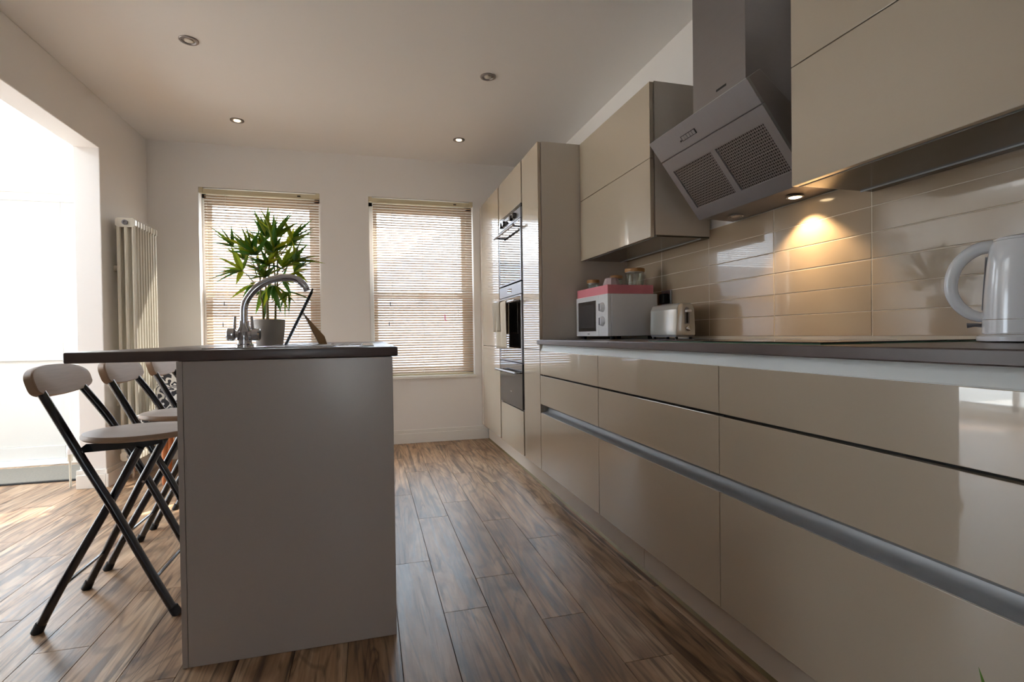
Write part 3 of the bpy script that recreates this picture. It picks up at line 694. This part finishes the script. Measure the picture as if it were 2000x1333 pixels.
for a, b_ in fy:
    slab(ft0, ft1, a, b_, 0.0095, 0.0105).build('filter_backing', 'hood_dark', hd)
    f = MB(); nc = 26; nr = 18; cy = (b_ - a) / nc; ct = (ft1 - ft0) / nr
    for r in range(nr):
        for c in range(nc):
            y0 = a + c * cy; t0 = ft0 + r * ct; yc_ = y0 + cy / 2; tc_ = t0 + ct / 2; hw_ = cy * 0.44; hh_ = ct * 0.44
            if (r + c) % 2: hw_ *= 0.8; hh_ *= 0.8
            pts = [(y0, t0), (y0 + cy, t0), (y0 + cy, t0 + ct), (y0, t0 + ct), (yc_, tc_ - hh_), (yc_ + hw_, tc_), (yc_, tc_ + hh_), (yc_ - hw_, tc_)]
            vs = [(hp(t, 0.0035)[0], y, hp(t, 0.0035)[1]) for y, t in pts]
            f.add(vs, [(0, 1, 5, 4), (1, 2, 6, 5), (2, 3, 7, 6), (3, 0, 4, 7)])
    fo = f.build('filter_mesh', 'steel', hd); fo['kind'] = 'stuff'
    tm = (ft0 + ft1) / 2
    slab(tm - 0.0012, tm + 0.0012, a, b_, 0.001, 0.004).build('filter_seam', 'steel', hd)
# controls
cy_ = 1.72
cp = slab(0.044, 0.064, cy_ - 0.04, cy_ + 0.05, -0.0008, 0.002).build('button_panel', 'hood_dark', hd)
for k in range(5):
    y_ = cy_ - 0.035 + k * 0.0165
    slab(0.046, 0.062, y_, y_ + 0.0145, -0.0022, 0.0).build('button', 'steel_brushed', cp)
MB().lathe([(0.004, 0), (0.004, -0.002)], (hp(0.06, 0)[0], cy_ + 0.058, hp(0.06, 0)[1]), 10, axis=0).build('indicator', 'hood_dark', hd)
ch = MB().box(1.262, XW - 0.004, 1.516, 1.815, 1.66, H - 0.003).build('chimney', 'steel', hd, bevel=0.0012)
MB().box(1.2612, 1.262, 1.616, 1.672, 1.836, 1.844).build('badge', 'hood_dark', ch)
for y_, on in ((1.534, True), (1.845, False)):
    lr = MB().lathe([(0.030, 0.0), (0.030, -0.003), (0.024, -0.004), (0.023, -0.001)], (1.484, y_, 1.4255), 24).build('lamp_ring', 'chrome', hd)
    MB().lathe([(0.022, 0), (0.018, -0.003), (0.010, -0.005)], (1.484, y_, 1.4240), 20).build('lamp', 'hood_lamp_on' if on else 'lamp_off', hd)
ld = bpy.data.lights.new('hood_spot', 'SPOT'); ld.energy = 7.0; ld.color = (1.0, 0.74, 0.44); ld.spot_size = math.radians(112); ld.spot_blend = 0.45; ld.shadow_soft_size = 0.015
lo = bpy.data.objects.new('hood_spot', ld); COL.objects.link(lo); lo.location = (1.484, 1.534, 1.416); lo.rotation_euler = (0, 0, 0)

# ------------------------------------------------------------------ recessed ceiling spotlights
def downlight(x, y, on, label):
    d_ = thing('ceiling_spotlight', (x, y, H), label, 'spotlight', 'recessed ceiling spotlights')
    MB().lathe([(0.046, 0), (0.046, -0.003), (0.043, -0.006), (0.034, -0.0065), (0.031, -0.004), (0.030, -0.001)], (x, y, H), 32).build('bezel', 'steel', d_)
    MB().lathe([(0.023, -0.0015), (0.020, -0.006), (0.012, -0.0085)], (x, y, H), 24).build('lamp', 'lamp_on' if on else 'lamp_off', d_)
    if on:
        l_ = bpy.data.lights.new('ceiling_spot', 'SPOT'); l_.energy = 3.0; l_.color = (1.0, 0.78, 0.52); l_.spot_size = math.radians(75); l_.spot_blend = 0.6; l_.shadow_soft_size = 0.025
        q = bpy.data.objects.new('ceiling_spot', l_); COL.objects.link(q); q.location = (x, y, H - 0.02)
downlight(-0.875, 3.05, False, 'unlit chrome ceiling spotlight nearest the opening on the left')
downlight(0.711, 3.05, False, 'unlit chrome ceiling spotlight nearest the extractor hood')
downlight(-0.878, 4.085, True, 'lit ceiling spotlight above the window with the potted plant')
downlight(0.710, 4.085, True, 'lit ceiling spotlight above the window beside the ovens')

# ------------------------------------------------------------------ things on the right-hand worktop
ZC = 0.910
mw = thing('microwave', (1.355, 2.70, ZC), 'white microwave oven on the worktop in the corner', 'microwave')
mx0, mx1, my0, my1, mz0, mz1 = 1.205, 1.50, 2.488, 2.912, 0.927, 1.152
MB().box(mx0 + 0.022, mx1, my0, my1, mz0, mz1).build('body', 'white_plastic', mw, bevel=0.004)
MB().box(mx0, mx0 + 0.021, my0 + 0.115, my1, mz0, mz1).build('door', 'white_plastic', mw, bevel=0.003)
MB().box(mx0 - 0.0012, mx0, my0 + 0.145, my1 - 0.035, mz0 + 0.028, mz1 - 0.028).build('door_window', 'oven_glass', mw, bevel=0.0005)
MB().box(mx0 - 0.0018, mx0 - 0.0012, my0 + 0.165, my1 - 0.055, mz0 + 0.048, mz1 - 0.048).build('window_mesh', 'oven_dark', mw)
cpn = MB().box(mx0, mx0 + 0.021, my0, my0 + 0.113, mz0, mz1).build('control_panel', 'white_plastic', mw, bevel=0.003)
for zz in (mz0 + 0.155, mz0 + 0.080):
    k = MB().lathe([(0.026, 0), (0.026, -0.004), (0.021, -0.018), (0.019, -0.020)], (mx0, my0 + 0.058, zz), 24, axis=0).build('knob', 'white_plastic', mw)
    MB().box(mx0 - 0.024, mx0 - 0.019, my0 + 0.054, my0 + 0.062, zz - 0.019, zz + 0.019).build('grip', 'grey_plastic', k)
B(mx0 - 0.0006, mx0, my0 + 0.23, my0 + 0.26, mz0 + 0.010, mz0 + 0.016).build('badge', 'grey_plastic', mw)
for x_ in (mx0 + 0.04, mx1 - 0.03):
    for y_ in (my0 + 0.03, my1 - 0.03): MB().lathe([(0.012, 0), (0.012, mz0 - ZC)], (x_, y_, ZC), 12).build('foot', 'rubber', mw)
pt = thing('pink_tray', (1.345, 2.70, mz1), 'shallow pink tray on top of the microwave', 'tray')
px0, px1, py0, py1, pz0, pz1 = 1.21, 1.478, 2.495, 2.905, mz1, mz1 + 0.047
MB().box(px0, px1, py0, py1, pz0, pz0 + 0.004).build('tray_base', 'pink_card', pt)
for a in ((px0, px0 + 0.004, py0, py1), (px1 - 0.004, px1, py0, py1), (px0 + 0.004, px1 - 0.004, py0, py0 + 0.004), (px0 + 0.004, px1 - 0.004, py1 - 0.004, py1)):
    B(a[0], a[1], a[2], a[3], pz0 + 0.004, pz1).build('tray_side', 'pink_card', pt)
def jar(x, y, r, h, label):
    z = pz0 + 0.004
    j = thing('glass_jar', (x, y, z), label, 'jar', 'glass jars in the pink tray')
    MB().lathe([(r * 0.9, 0), (r, 0.006), (r, h - 0.004), (r * 0.97, h), (r * 0.94, h), (r * 0.96, h - 0.004), (r * 0.96, 0.010), (r * 0.85, 0.006)], (x, y, z), 28).build('jar_body', 'jar_glass', j)
    MB().lathe([(r * 1.02, h), (r * 1.06, h + 0.003), (r * 1.06, h + 0.016), (r * 1.0, h + 0.019)], (x, y, z), 28).build('lid', 'wood_lid', j)
    MB().lathe([(r * 0.98, h - 0.002), (r * 1.0, h - 0.001), (r * 1.0, h), (r * 0.98, h)], (x, y, z), 28).build('seal', 'white_plastic', j)
jar(1.402, 2.555, 0.050, 0.118, 'largest glass jar with wooden lid, at the tray corner')
jar(1.262, 2.79, 0.034, 0.078, 'small glass jar with wooden lid at the far end of the tray')
jar(1.385, 2.74, 0.034, 0.100, 'slim glass jar with wooden lid behind the ceramic bowl')
cb = thing('ceramic_bowl', (1.300, 2.63, pz0 + 0.004), 'faceted pinkish ceramic bowl upside down between the jars', 'bowl')
MB().lathe([(0.050, 0), (0.052, 0.03), (0.047, 0.058), (0.036, 0.088), (0.030, 0.092)], (1.300, 2.63, pz0 + 0.004), 9).build('bowl_body', 'ceramic_pink', cb, smooth=False)
so = thing('wall_socket', (1.55, 2.505, 1.10), 'black plug in a wall socket behind the microwave', 'socket')
B(1.549, 1.556, 2.44, 2.53, 1.085, 1.170).build('socket_plate', 'steel', so, bevel=0.001)
B(1.515, 1.549, 2.452, 2.50, 1.100, 1.150).build('plug', 'rubber', so, bevel=0.004)

tt = thing('toaster', (1.42, 2.235, ZC), 'cream metal two-slice toaster in front of the microwave', 'toaster')
tx0, tx1, ty0, ty1, tz0, tz1 = 1.372, 1.476, 2.118, 2.352, 0.928, 1.080
tb = MB()
prof = [(tx0 + 0.001, tz0), (tx0, tz0 + 0.03), (tx0 + 0.004, tz1 - 0.03), (tx0 + 0.013, tz1 - 0.008), (tx0 + 0.026, tz1), (tx1 - 0.026, tz1), (tx1 - 0.013, tz1 - 0.008), (tx1 - 0.004, tz1 - 0.03), (tx1, tz0 + 0.03), (tx1 - 0.001, tz0)]
tb.prism(prof, 1, ty0, ty1); tb.build('body', 'toaster_cream', tt, bevel=0.006, seg=3)
B(tx0 + 0.004, tx1 - 0.004, ty0 + 0.006, ty1 - 0.006, tz0 - 0.006, tz0 + 0.001).build('base', 'grey_plastic', tt)
for xx in (1.400, 1.432): B(xx, xx + 0.018, ty0 + 0.04, ty1 - 0.03, tz1 - 0.001, tz1 + 0.0006).build('bread_slot', 'rubber', tt)
xc = (tx0 + tx1) / 2 + 0.006
MB().prism([(xc - 0.012, tz0 + 0.055), (xc + 0.012, tz0 + 0.055), (xc + 0.012, tz0 + 0.122), (xc + 0.006, tz0 + 0.132), (xc - 0.006, tz0 + 0.132), (xc - 0.012, tz0 + 0.122)], 1, ty0 - 0.0012, ty0 + 0.004).build('lever_slot', 'grey_plastic', tt)
MB().box(xc - 0.004, xc + 0.004, ty0 - 0.002, ty0, tz0 + 0.058, tz0 + 0.12).build('lever_track', 'rubber', tt)
MB().box(xc - 0.013, xc + 0.013, ty0 - 0.020, ty0 - 0.002, tz0 + 0.108, tz0 + 0.120).build('lever', 'white_plastic', tt, bevel=0.003)
MB().lathe([(0.012, 0), (0.012, -0.008), (0.009, -0.010)], (xc + 0.004, ty0, tz0 + 0.033), 18, axis=1).build('dial', 'chrome', tt)
for x_ in (tx0 + 0.014, tx1 - 0.014):
    for y_ in (ty0 + 0.02, ty1 - 0.02): MB().lathe([(0.007, 0), (0.007, 0.013)], (x_, y_, ZC), 10).build('foot', 'rubber', tt)

# kettle
kx, ky = 1.44, 0.825
kt = thing('electric_kettle', (kx, ky, ZC), 'white plastic electric kettle at the right edge, handle towards the hob', 'kettle')
e = Vector((-0.507, 0.862, 0)); pz = Vector((0, 0, 1))
MB().lathe([(0.084, 0.002), (0.088, 0.004), (0.088, 0.014), (0.082, 0.018)], (kx, ky, ZC), 40).build('power_base', 'white_plastic', kt)
MB().lathe([(0.076, 0.0195), (0.078, 0.022), (0.0775, 0.052)], (kx, ky, ZC), 40).build('kettle_foot', 'white_plastic', kt)
MB().lathe([(0.0772, 0.0535), (0.0768, 0.060), (0.074, 0.120), (0.069, 0.185), (0.064, 0.222), (0.060, 0.232)], (kx, ky, ZC), 40).build('body', 'white_plastic', kt)
MB().lathe([(0.060, 0.2325), (0.058, 0.238), (0.040, 0.243), (0.012, 0.245)], (kx, ky, ZC), 40).build('lid', 'white_plastic', kt)
c0 = Vector((kx, ky, ZC))
def kp(s_, z): return c0 + e * s_ + pz * z
path = [kp(0.055, 0.224), kp(0.080, 0.222), kp(0.105, 0.207), kp(0.124, 0.182), kp(0.133, 0.150), kp(0.132, 0.118), kp(0.120, 0.090), kp(0.102, 0.070), kp(0.086, 0.061), kp(0.070, 0.058)]
def smooth_path(p, n=6):
    out = []
    for i in range(len(p) - 1):
        p0, p1, p2, p3 = p[max(i - 1, 0)], p[i], p[i + 1], p[min(i + 2, len(p) - 1)]
        for k in range(n):
            t = k / n
            out.append(0.5 * ((2 * p1) + (-p0 + p2) * t + (2 * p0 - 5 * p1 + 4 * p2 - p3) * t * t + (-p0 + 3 * p1 - 3 * p2 + p3) * t ** 3))
    out.append(p[-1]); return out
sp = smooth_path(path)
MB().tube(sp, [0.0155 - 0.004 * i / len(sp) for i in range(len(sp))], 14).build('handle', 'white_plastic', kt)
MB().tube([kp(0.0722, 0.075), kp(0.0655, 0.20)], 0.006, 8).build('water_gauge', 'grey_plastic', kt)
MB().tube([kp(0.076, 0.040), kp(0.090, 0.041), kp(0.104, 0.040)], [0.005, 0.004, 0.006], 8).build('switch_lever', 'grey_plastic', kt)
MB().tube([c0 - e * 0.055 + pz * 0.185, c0 - e * 0.085 + pz * 0.222], [0.024, 0.012], 12).build('spout', 'white_plastic', kt)

# ------------------------------------------------------------------ island
YI = 1.669; IX0, IX1, IYE = -0.528, 0.070, 3.42
ik = thing('island_cabinet', ((IX0 + IX1) / 2, (YI + IYE) / 2, 0), 'beige kitchen island base with a plain satin end panel', 'island')
B(IX0 + 0.016, IX1, YI, YI + 0.019, 0.001, 0.8785).build('end_panel', 'end_panel', ik, bevel=0.001)
B(IX0, IX0 + 0.015, YI, IYE, 0.001, 0.8785).build('back_panel', 'end_panel', ik, bevel=0.001)
MB().box(IX0 + 0.016, IX1 - 0.024, YI + 0.020, IYE - 0.02, 0.13, 0.878).build('carcass', 'carcass_edge', ik)
B(IX0 + 0.016, IX1, IYE - 0.019, IYE, 0.001, 0.8785).build('end_panel', 'end_panel', ik, bevel=0.001)
B(IX0 + 0.10, IX1 - 0.07, YI + 0.020, IYE - 0.02, 0.001, 0.13).build('kick_board', 'plinth', ik)
ys = [YI + 0.020, YI + 0.62, YI + 1.22, IYE - 0.020]
for i in range(3):
    d_ = B(IX1 - 0.0225, IX1 - 0.003, ys[i] + G, ys[i + 1] - G, 0.1335, 0.845).build('door', 'gloss_cashmere', ik, bevel=0.0012)
B(IX1 - 0.02, IX1 - 0.004, YI + 0.021, IYE - 0.021, 0.848, 0.878).build('finger_rail', 'aluminium', ik)
tag(MB().box(-0.795, 0.0863, YI - 0.0045, IYE + 0.03, 0.8795, ZC).build('island_worktop', 'worktop', bevel=0.005, seg=3), 'dark brown laminate island worktop overhanging towards the stools', 'worktop')

# steel sink with drainer
sk = thing('sink', (-0.19, 1.98, ZC), 'stainless steel sink and drainer set into the island worktop', 'sink')
sx0, sx1, sy0, sy1 = -0.50, 0.015, 1.80, 2.39
fr = MB()
rz = ZC + 0.0035
fr.box(sx0, sx1, sy0, sy0 + 0.03, ZC + 0.0002, rz).box(sx0, sx1, sy1 - 0.03, sy1, ZC + 0.0002, rz).box(sx0, sx0 + 0.14, sy0 + 0.03, sy1 - 0.03, ZC + 0.0002, rz).box(sx1 - 0.04, sx1, sy0 + 0.03, sy1 - 0.03, ZC + 0.0002, rz)
fr.build('rim', 'chrome', sk, bevel=0.001)
B(sx0 + 0.14, sx1 - 0.04, sy0 + 0.03, sy1 - 0.03, ZC + 0.0002, ZC + 0.0012).build('drainer_plate', 'steel', sk)
for k in range(6):
    x_ = -0.27 + k * 0.043
    B(x_, x_ + 0.030, sy0 + 0.06, sy1 - 0.07, ZC + 0.0012, ZC + 0.0042).build('drainer_rib', 'steel', sk, bevel=0.001)

# swan-neck mixer tap
tp = thing('mixer_tap', (-0.42, 2.0, rz), 'chrome swan-neck mixer tap beside the potted plant', 'tap')
tx, ty = -0.420, 2.0
MB().lathe([(0.029, 0), (0.029, 0.006), (0.0235, 0.010), (0.0225, 0.048), (0.024, 0.052), (0.020, 0.062), (0.0165, 0.075), (0.016, 0.090)], (tx, ty, rz), 28).build('tap_body', 'chrome', tp)
spts = [Vector((tx, ty, rz + 0.085)), Vector((tx + 0.001, ty, 1.05)), Vector((tx + 0.014, ty, 1.085)), Vector((tx + 0.045, ty, 1.122)), Vector((tx + 0.090, ty, 1.148)), Vector((tx + 0.140, ty, 1.157)), Vector((tx + 0.175, ty, 1.150)), Vector((tx + 0.198, ty, 1.130)), Vector((tx + 0.204, ty, 1.118))]
sp = smooth_path(spts)
so_ = MB().tube(sp, [0.0125] * (len(sp) - 4) + [0.0125, 0.013, 0.0135, 0.0135], 16).build('spout', 'chrome', tp)
q = sp[-1]; MB().tube([q, q + Vector((0.003, 0, -0.008))], 0.0118, 14).build('aerator', 'steel', so_)
for sgn, nm in ((-1, 'handle'), (1, 'handle')):
    ho = MB().lathe([(0.011, 0), (0.013, 0.010 * sgn), (0.021, 0.014 * sgn), (0.0225, 0.020 * sgn), (0.0225, 0.034 * sgn), (0.019, 0.038 * sgn)], (tx + sgn * 0.014, ty - 0.012, rz + 0.042), 24, axis=0).build(nm, 'chrome', tp)
    MB().tube([Vector((tx + sgn * 0.028, ty - 0.012, rz + 0.060)), Vector((tx + sgn * 0.026, ty - 0.008, rz + 0.105))], [0.006, 0.0045], 10).build('lever', 'chrome', ho)

# potted plant on the island
PX, PY = -0.418, 2.47
pl = thing('potted_plant', (PX, PY, ZC), 'artificial bamboo plant in a grey concrete pot on the island', 'plant')
MB().lathe([(0.050, 0), (0.054, 0.004), (0.060, 0.06), (0.0635, 0.108), (0.061, 0.112), (0.056, 0.112), (0.053, 0.095)], (PX, PY, ZC), 32).build('pot', 'pot', pl)
MB().lathe([(0.0535, 0.0), (0.0535, 0.002), (0.03, 0.006), (0.004, 0.007)], (PX, PY, ZC + 0.093), 24).build('soil', 'soil', pl)
lf = MB()
nl = 7
def leaf_pt(u, v):
    w = math.sin(min(1, max(0.0, u)) ** 0.62 * math.pi) * 0.095 * (1 - 0.25 * u) + 0.002
    s_ = (v - 0.5) * 2
    return (s_ * w, u, -0.10 * u * u + abs(s_) * w * 0.45)
lf.grid(lambda a, b: leaf_pt(b, a), 2, nl)
leaf_me = lf.mesh('leaf', 'leaf')
SX, SZ = 1 / 484, 1 / 452
def plant_pos(x, y): return Vector((PX + (x - 523) * SX, 0, ZC + (676 - y) * SZ))
stems = [(508, 520, -0.02), (516, 470, 0.015), (523, 500, 0.02), (534, 480, -0.02), (540, 455, 0.01)]
stem_base = [(-0.022, -0.012), (-0.012, 0.018), (-0.004, -0.010), (0.022, 0.010), (0.026, -0.014)]
tops = []
for (sx_, sy_, sd), (bx_, by_) in zip(stems, stem_base):
    t_ = plant_pos(sx_, sy_); t_.y = PY + sd
    b0 = Vector((PX + bx_, PY + by_, ZC + 0.094)); mid = (b0 + t_) / 2 + Vector((bx_ * 0.2, 0, 0))
    pth = smooth_path([b0, b0 + Vector((bx_ * 0.1, 0, 0.09)), mid, t_], 4)
    MB().tube(pth, [0.0052 - 0.0028 * i / len(pth) for i in range(len(pth))], 7).build('stem', 'stem', pl)
    tops.append(t_)
nodes = [(519, 462, 7, 0), (503, 474, 6, .04), (541, 470, 7, -.05), (556, 474, 5, .06), (571, 470, 5, -.02), (456, 484, 5, .0), (470, 505, 5, .05), (477, 532, 6, -.03),
         (497, 498, 7, -.07), (520, 495, 8, .07), (512, 508, 7, -.10), (538, 500, 7, -.06), (560, 505, 7, .08), (577, 512, 6, -.03), (569, 527, 5, .05), (532, 526, 8, -.10), (504, 528, 6, .05),
         (548, 520, 7, .02), (520, 545, 7, -.04), (545, 545, 5, .06), (489, 556, 4, .02), (563, 572, 4, -.03), (508, 565, 4, .05), (536, 560, 5, -.06)]
rnd = random.Random(11)
cc = plant_pos(522, 545); cc.y = PY
for (nx_, ny_, cnt, dy) in nodes:
    p0 = plant_pos(nx_, ny_); p0.y = PY + dy * 1.35
    near = min(tops, key=lambda t: (t - p0).length)
    st = Vector((near.x * 0.6 + p0.x * 0.4, near.y * 0.7 + p0.y * 0.3, min(near.z, p0.z) - 0.045))
    if (near - p0).length > 0.02: MB().tube([st, (st + p0) / 2 + Vector((0, 0, 0.004)), p0], [0.0024, 0.002, 0.0014], 5).build('branch', 'stem', pl)
    out = (p0 - cc); out.z = out.z * 0.8 + 0.03
    if ny_ > 550: out.z -= 0.10
    out.normalize()
    for k in range(int(cnt * 1.95)):
        dirv = (out * 0.85 + Vector((rnd.uniform(-1, 1), rnd.uniform(-1, 1), rnd.uniform(-0.75, 0.85))) * 0.85).normalized()
        ln = rnd.uniform(0.080, 0.132)
        z_ = Vector((rnd.uniform(-.5, .5), rnd.uniform(-.5, .5), 1)); y_ = dirv; x_ = y_.cross(z_).normalized(); z_ = x_.cross(y_)
        M = Matrix((x_, y_, z_)).transposed()
        o = inst(leaf_me, 'leaf', pl, p0, M.to_euler(), (ln * rnd.uniform(1.0, 1.3), ln * 1.06, ln))

# tablet leaning on its folded tan cover
tb = thing('tablet', (-0.26, 2.27, ZC), 'black tablet leaning back on its tan cover beside the plant pot', 'tablet')
p0 = Vector((-0.330, 0, ZC + 0.002)); p1 = Vector((-0.2235, 0, 1.137))
d_ = (p1 - p0).normalized(); n_ = Vector((d_.z, 0, -d_.x))      # towards the stand
def tq(t, s_): v_ = p0 + d_ * t + n_ * s_; return (v_.x, v_.z)
LT = (p1 - p0).length
MB().prism([tq(0.003, 0.0), tq(LT, 0.0), tq(LT, 0.007), tq(0.003, 0.007)], 1, 2.19, 2.35).build('slab', 'tablet_black', tb, bevel=0.002)
MB().prism([tq(0.012, -0.0006), tq(LT - 0.012, -0.0006), tq(LT - 0.012, 0.0), tq(0.012, 0.0)], 1, 2.20, 2.34).build('screen', 'oven_glass', tb)
MB().prism([tq(0.0075, 0.0075), tq(LT - 0.01, 0.0075), tq(LT - 0.01, 0.0100), tq(0.0075, 0.0100)], 1, 2.19, 2.35).build('case_back', 'tablet_black', tb)
MB().prism([tq(0.148, 0.0102), tq(0.142, 0.0165), (-0.199, ZC + 0.0048), (-0.170, ZC + 0.0048), (-0.179, ZC + 0.036)], 1, 2.21, 2.32).build('stand_flap', 'tan_leather', tb, bevel=0.001)

tb.rotation_euler.z = 0.116

# ------------------------------------------------------------------ folding bar stools
def stool(yc, label):
    s_ = thing('bar_stool', (-0.85, yc, 0), label, 'stool', 'folding bar stools along the island')
    # seat: oval wooden disc, slightly dished upper edge
    st = MB().lathe([(0.150, 0.597), (0.172, 0.599), (0.179, 0.605), (0.179, 0.612), (0.174, 0.619), (0.10, 0.6205), (0.02, 0.621)], (-0.795, yc, 0), 40, sx=1.0, sy=0.93)
    st.mi = [1 if k < 4 * 40 else 0 for k in range(len(st.f))]
    st.build('seat', ['stool_wood', 'stool_edge'], s_)
    # backrest: thick rounded board, leaning back
    bw, bh = 0.178, 0.053
    outline = []
    for k in range(40):
        a_ = 2 * math.pi * k / 40; ca, sa = math.cos(a_), math.sin(a_); ex = 0.78
        yy = bw * math.copysign(abs(ca) ** ex, ca); zz = (0.058 * sa ** 0.9) if sa > 0 else (-0.050 * abs(sa) ** 0.42)
        outline.append((yy, zz))
    cbk = Vector((-1.040, yc, 0.808)); lean = math.radians(17)
    bk = MB(); vs = []; n = len(outline)
    for lay, (xo, sc) in enumerate(((0.0, 0.965), (0.003, 1.0), (0.024, 1.0), (0.028, 0.965))):
        for yy, zz in outline:
            curve = -0.018 * (1 - (yy / bw) ** 2)
            xx = xo + curve - 0.014; z2 = zz * sc
            vs.append((cbk.x + xx * math.cos(lean) - z2 * math.sin(lean), cbk.y + yy * sc, cbk.z + xx * math.sin(lean) + z2 * math.cos(lean)))
    bk.v = vs
    def bf(f, mi): bk.f.append(f); bk.mi.append(mi)
    bf(tuple(range(n)), 0); bf(tuple(range(4 * n - 1, 3 * n - 1, -1)), 0)
    for lay in range(3):
        for k in range(n): bf((lay * n + k, lay * n + (k + 1) % n, (lay + 1) * n + (k + 1) % n, (lay + 1) * n + k), 1)
    bk.build('backrest', ['stool_wood', 'stool_edge'], s_)
    for sg in (-1, 1):
        y_ = yc + sg * 0.152
        long_ = smooth_path([Vector((-0.655, y_, 0.006)), Vector((-0.735, y_, 0.175)), Vector((-0.825, y_, 0.372)), Vector((-0.905, y_, 0.535)), Vector((-0.955, y_ - sg * 0.004, 0.635)), Vector((-1.000, y_ - sg * 0.016, 0.715)), Vector((-1.042, y_ - sg * 0.030, 0.786))], 5)
        MB().tube(long_, 0.0138, 12).build('back_leg', 'black_metal', s_)
        yi = yc + sg * 0.122
        short_ = smooth_path([Vector((-1.045, y_, 0.006)), Vector((-0.975, y_ - sg * 0.001, 0.150)), Vector((-0.850, yi, 0.395)), Vector((-0.760, yi, 0.575))], 5)
        MB().tube(short_, 0.0138, 12).build('front_leg', 'black_metal', s_)
        MB().prism([(-0.935, 0.580), (-0.915, 0.5965), (-0.690, 0.5965), (-0.690, 0.586), (-0.745, 0.574), (-0.760, 0.556), (-0.780, 0.556), (-0.795, 0.573), (-0.925, 0.568)], 1, yi - 0.0025, yi + 0.0025).build('seat_bracket', 'black_metal', s_, bevel=0.001)
        MB().tube([(-0.915, y_ + sg * 0.004, 0.575), (-0.915, yi - sg * 0.006, 0.575)], 0.006, 8).build('hinge_pin', 'chrome', s_)
        MB().tube([(-0.838, y_ + sg * 0.013, 0.402), (-0.838, yi - sg * 0.014, 0.402)], 0.0045, 8).build('pivot_bolt', 'chrome', s_)
        MB().tube([(-0.647, y_, 0.0), (-0.662, y_, 0.028)], [0.0168, 0.0158], 12).build('foot_cap', 'rubber', s_)
        MB().tube([(-1.049, y_, 0.0), (-1.036, y_, 0.028)], [0.0168, 0.0158], 12).build('foot_cap', 'rubber', s_)
    MB().tube([(-0.985, yc - 0.152, 0.135), (-0.985, yc + 0.152, 0.135)], 0.006, 8).build('rung', 'black_metal', s_)
    MB().tube([(-0.713, yc - 0.152, 0.130), (-0.713, yc + 0.152, 0.130)], 0.006, 8).build('rung', 'black_metal', s_)
    return s_
stool(2.165, 'folding bar stool with wooden seat, nearest the camera')
stool(2.635, 'folding bar stool with wooden seat, middle of the three')
stool(3.100, 'folding bar stool with wooden seat, farthest and mostly hidden by the island')

# upholstered chair behind the stools
ac = thing('damask_chair', (-1.18, 4.0, 0), 'black and white damask chair with orange wooden legs by the radiator', 'chair')
cx0, cx1 = -1.425, -0.98
MB().box(cx0, cx1, 3.74, 4.12, 0.36, 0.47).build('seat', 'damask', ac, bevel=0.025, seg=3)
MB().prism([(4.06, 0.40), (4.14, 0.40), (4.19, 0.78), (4.12, 0.78)], 0, cx0, cx1).build('backrest', 'damask', ac, bevel=0.022, seg=3)
for x_, y_, ox, oy in ((cx0 + 0.14, 3.84, -0.01, 0.0), (cx1 - 0.10, 3.84, 0.03, 0.0), (cx0 + 0.10, 4.08, -0.03, 0.03), (cx1 - 0.10, 4.08, 0.03, 0.03)):
    MB().tube([(x_, y_, 0.37), (x_ + ox, y_ + oy, 0.0)], [0.021, 0.013], 12).build('leg', 'orange_wood', ac)

# small plant standing on the floor by the drawers, one leaf tip in view
gp = thing('corner_plant', (0.73, 0.46, 0), 'small potted plant at the lower right corner, only a green leaf tip showing', 'plant')
MB().lathe([(0.06, 0), (0.065, 0.004), (0.085, 0.17), (0.088, 0.18), (0.080, 0.18), (0.078, 0.165)], (0.73, 0.46, 0), 28).build('pot', 'dark_pot', gp)
MB().lathe([(0.078, 0), (0.078, 0.002), (0.03, 0.006), (0.004, 0.007)], (0.73, 0.46, 0.163), 20).build('soil', 'soil', gp)
MB().tube([(0.73, 0.46, 0.165), (0.728, 0.456, 0.30), (0.722, 0.452, 0.42)], [0.006, 0.005, 0.003], 8).build('stem', 'stem', gp)
for k, (dx, dy, dz, ln) in enumerate(((-0.08, -0.06, 1, 0.112), (0.9, 0.2, 0.5, 0.11), (-0.8, 0.5, 0.4, 0.11), (0.2, -0.9, 0.5, 0.10), (0.4, 0.7, 0.45, 0.10), (-0.5, -0.7, 0.4, 0.10))):
    y_ = Vector((dx, dy, dz)).normalized(); z_ = Vector((0.3, -1, 0.4)) if k == 0 else Vector((0, 0, 1)); x_ = y_.cross(z_).normalized(); z_ = x_.cross(y_)
    inst(leaf_me, 'leaf', gp, (0.722, 0.452, 0.418 if k == 0 else 0.36 - k * 0.02), Matrix((x_, y_, z_)).transposed().to_euler(), (ln * 1.6, ln, ln))
